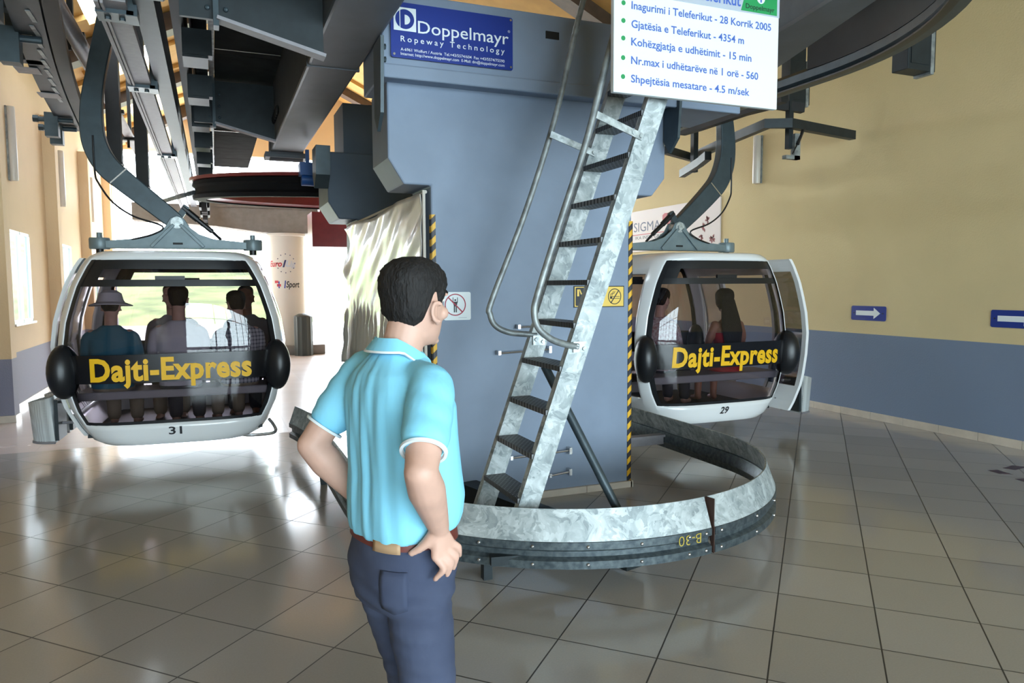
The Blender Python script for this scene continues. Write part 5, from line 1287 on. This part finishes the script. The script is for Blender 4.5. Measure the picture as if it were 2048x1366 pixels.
# ---- seated passengers
def passenger(label, loc, rz, shirt, trousers, hair='short', hat=None, skin='skin', k=1.0, turn=0, glasses=False, dress=False, hair_m='hair'):
    R_ = thing('person', label, 'person', (0, 0, 0), 'seated gondola passengers')
    b = B(); hc = (0, .03); ch = .645
    head(b, hc, ch, 1.02)
    b.limb([(0, -.03, .50), (0, -.01, .60), (0, .01, .69)], [.06, .055, .055], 14)
    b.loft([eloop(0, cy, z, a, f_, g, 24) for z, a, f_, g, cy in ((.0, .15, .10, .12, -.02), (.15, .14, .11, .10, -.03), (.32, .145, .10, .10, -.035), (.46, .16, .085, .09, -.035), (.53, .11, .06, .07, -.03), (.57, .05, .04, .05, -.02))])
    for s_ in (-1, 1):
        b.limb([(s_*.15, -.03, .50), (s_*.20, -.02, .38), (s_*.205, .03, .24)], [.05, .044, .038], 12)
        b.limb([(s_*.205, .03, .24), (s_*.15, .20, .17), (s_*.11, .27, .15)], [.038, .033, .025], 12)
        b.ell((s_*.10, .31, .145), (.035, .05, .018), 10, 8)
        for q in range(4): b.limb([(s_*(.085+.014*q), .34, .145), (s_*(.080+.014*q), .39, .125)], [.009, .007], 8)
        b.limb([(s_*.12, .28, .15), (s_*.07, .33, .15)], [.012, .008], 8)
        b.limb([(s_*.09, .0, .07), (s_*.10, .40, .07), (s_*.10, .42, -.35)], [.075, .055, .038], 12)
        b.limb([(s_*.10, .40, -.36), (s_*.11, .52, -.37)], [.035, .028], 10)
    put('body', remeshed(b, .011, 3, .5), MT[skin], R_, smooth=180)
    b = B()
    if dress:
        b.loft([eloop(0, cy, z, a, f_, g, 24) for z, a, f_, g, cy in ((-.01, .19, .16, .16, 0), (.10, .17, .14, .14, -.02), (.20, .135, .12, .115, -.03), (.33, .155, .115, .115, -.035), (.42, .165, .10, .105, -.035))])
        for s_ in (-1, 1): b.limb([(s_*.09, .0, .07), (s_*.10, .30, .07)], [.09, .085], 12)
        put('dress', remeshed(b, .013, 3, .5), shirt, R_, smooth=180)
    else:
        b.loft([eloop(0, cy, z, a, f_, g, 28, 2.4) for z, a, f_, g, cy in ((.02, .175, .135, .14, -.02), (.15, .17, .14, .125, -.03), (.32, .175, .12, .125, -.035), (.46, .185, .10, .11, -.035), (.535, .13, .075, .085, -.03), (.585, .075, .06, .065, -.02))])
        for s_ in (-1, 1): b.limb([(s_*.12, -.03, .49), (s_*.175, -.03, .47), (s_*.205, -.01, .34), (s_*.21, .03, .26)], [.06, .066, .058, .052], 14)
        put('shirt', remeshed(b, .012, 3, .5), shirt, R_, smooth=180)
        b = B(); b.loft([eloop(0, 0, z, a, f_, g, 24, 2.4) for z, a, f_, g in ((-.01, .17, .13, .15), (.06, .178, .13, .15), (.12, .17, .12, .14))])
        for s_ in (-1, 1): b.limb([(s_*.09, .02, .075), (s_*.10, .40, .075), (s_*.10, .42, -.30)], [.09, .075, .06], 14)
        put('trousers', remeshed(b, .013, 3, .5), trousers, R_, smooth=180)
    if hair == 'short': put('hair', hair_cap(hc, ch, 1.02, lows, .010, 5, 36, 10), MT[hair_m], R_, smooth=180)
    elif hair == 'thin': put('hair', hair_cap(hc, ch, 1.02, [(0, .06), (60, .08), (80, .12), (100, .15), (140, .2), (180, .21)], .004, 6, 36, 10), MT['hair_brown'], R_, smooth=180)
    elif hair == 'long':
        put('hair', hair_cap(hc, ch, 1.02, [(0, .0), (60, .01), (100, .03), (125, .12), (140, .18), (180, .19)], .02, 5, 36, 10), MT[hair_m], R_, smooth=180)
        b = B(); b.loft([[(x*w_, cy+.03*math.cos(x*1.5)*0+y, z) for x, y in [(math.cos(2*PI*i/20), .035*math.sin(2*PI*i/20)*(1 if math.sin(2*PI*i/20) < 0 else .6)) for i in range(20)]] for z, w_, cy in ((.78, .075, -.045), (.68, .095, -.07), (.56, .115, -.105), (.44, .12, -.145), (.32, .10, -.155), (.24, .06, -.15), (.21, .02, -.148))]); put('hair_length', b, MT[hair_m], R_, smooth=60)
    elif hair == 'bun':
        put('hair', hair_cap(hc, ch, 1.02, lows, .012, 5, 36, 10), MT[hair_m], R_, smooth=180); b = B(); b.ell((0, -.085, .86), (.05, .045, .045), 14, 10); put('hair_bun', b, MT[hair_m], R_)
    if hat is not None:
        b = B(); b.lathe([(.0001, .905), (.05, .90), (.090, .87), (.104, .81), (.115, .79), (.175, .765), (.178, .755), (.11, .775), (.0001, .785)], (hc[0], hc[1]-.01, 0), 28); 
        warp(b, lambda p: Vector((p.x, p.y*1.15, p.z-.12*(p.y)*(1 if p.y < 0 else .3)))); put('hat', b, hat, R_)
    if glasses:
        b = B()
        for s_ in (-1, 1): b.tube([(s_*.035, .115, .775), (s_*.078, .10, .778), (s_*.082, .02, .775)], .003, 6)
        put('glasses', b, MT['black'], R_)
    R_.scale = (k, k, k); place(R_, loc, rz); return R_
def cloth(name, c1, c2=None, scale=12): return mat(name, c1, .85, col2=c2, scale=scale) if c2 else mat(name, c1, .85, bump=.3, bscale=12)
def plaid():
    m_ = mat('grey_plaid', rgb(196, 198, 206), .85)
    n = m_.node_tree.nodes; l = m_.node_tree.links; p = n['Principled BSDF']; tc = n.new('ShaderNodeTexCoord'); sp = n.new('ShaderNodeSeparateXYZ'); l.new(tc.outputs['Object'], sp.inputs[0]); fs = []
    for i in (0, 2):
        a = n.new('ShaderNodeMath'); a.operation = 'MULTIPLY'; a.inputs[1].default_value = 28; l.new(sp.outputs[i], a.inputs[0]); f_ = n.new('ShaderNodeMath'); f_.operation = 'FRACT'; l.new(a.outputs[0], f_.inputs[0]); g = n.new('ShaderNodeMath'); g.operation = 'GREATER_THAN'; g.inputs[1].default_value = .62; l.new(f_.outputs[0], g.inputs[0]); fs.append(g)
    s_ = n.new('ShaderNodeMath'); s_.operation = 'ADD'; l.new(fs[0].outputs[0], s_.inputs[0]); l.new(fs[1].outputs[0], s_.inputs[1]); rp = n.new('ShaderNodeValToRGB'); rp.color_ramp.elements[0].color = rgb(205, 206, 212); rp.color_ramp.elements[1].color = rgb(86, 88, 104)
    h = n.new('ShaderNodeMath'); h.operation = 'MULTIPLY'; h.inputs[1].default_value = .5; l.new(s_.outputs[0], h.inputs[0]); l.new(h.outputs[0], rp.inputs[0]); l.new(rp.outputs[0], p.inputs['Base Color']); return m_
c_teal = cloth('teal_cotton', rgb(46, 122, 146)); c_white = cloth('white_cotton', rgb(222, 220, 226)); c_grey = cloth('grey_cotton', rgb(150, 150, 156)); c_red = cloth('red_cotton', rgb(196, 30, 44)); c_floral = cloth('floral_cotton', rgb(222, 212, 214), rgb(170, 120, 128), 40); c_dark = cloth('dark_cotton', rgb(52, 52, 62)); c_khaki = cloth('khaki_cotton', rgb(140, 128, 108)); c_lilac = cloth('lilac_cotton', rgb(196, 180, 204))
SEAT = .68
passenger('seated person in white sun hat and teal top, back to the window of gondola 31', (-.87, 7.47, SEAT), math.radians(-6), c_teal, c_khaki, 'short', c_white, k=1.0)
passenger('seated person in plain white shirt, back to the window of gondola 31', (-.31, 7.44, SEAT), math.radians(-4), c_white, c_dark, 'short', k=1.06)
passenger('seated person in checked shirt with glasses, back to the window of gondola 31', (.20, 7.40, SEAT), math.radians(14), plaid(), c_khaki, 'short', k=1.0, glasses=True)
passenger('seated person in gondola 31 facing the camera, half hidden behind the checked shirt', (.33, 8.62, SEAT), math.radians(172), c_grey, c_dark, 'thin', skin='skin_tan', k=1.06)
passenger('seated person in gondola 31 facing the camera, half hidden behind the plain white shirt', (-.42, 8.66, SEAT), math.radians(178), c_grey, c_khaki, 'thin', k=1.08)
passenger('seated person with long dark hair and red dress, back turned, in gondola 29', (5.12, 6.42, SEAT), math.radians(-8), c_red, c_red, 'long', dress=True, k=.98, skin='skin_tan')
passenger('seated person in floral blouse with hair pinned up, inside gondola 29', (4.40, 6.60, SEAT), math.radians(-60), c_floral, c_dark, 'bun', k=1.0)
passenger('seated person in pale lilac shirt, facing the camera on the far bench of gondola 29', (5.02, 7.56, SEAT), math.radians(175), c_lilac, c_khaki, 'short', k=.98)
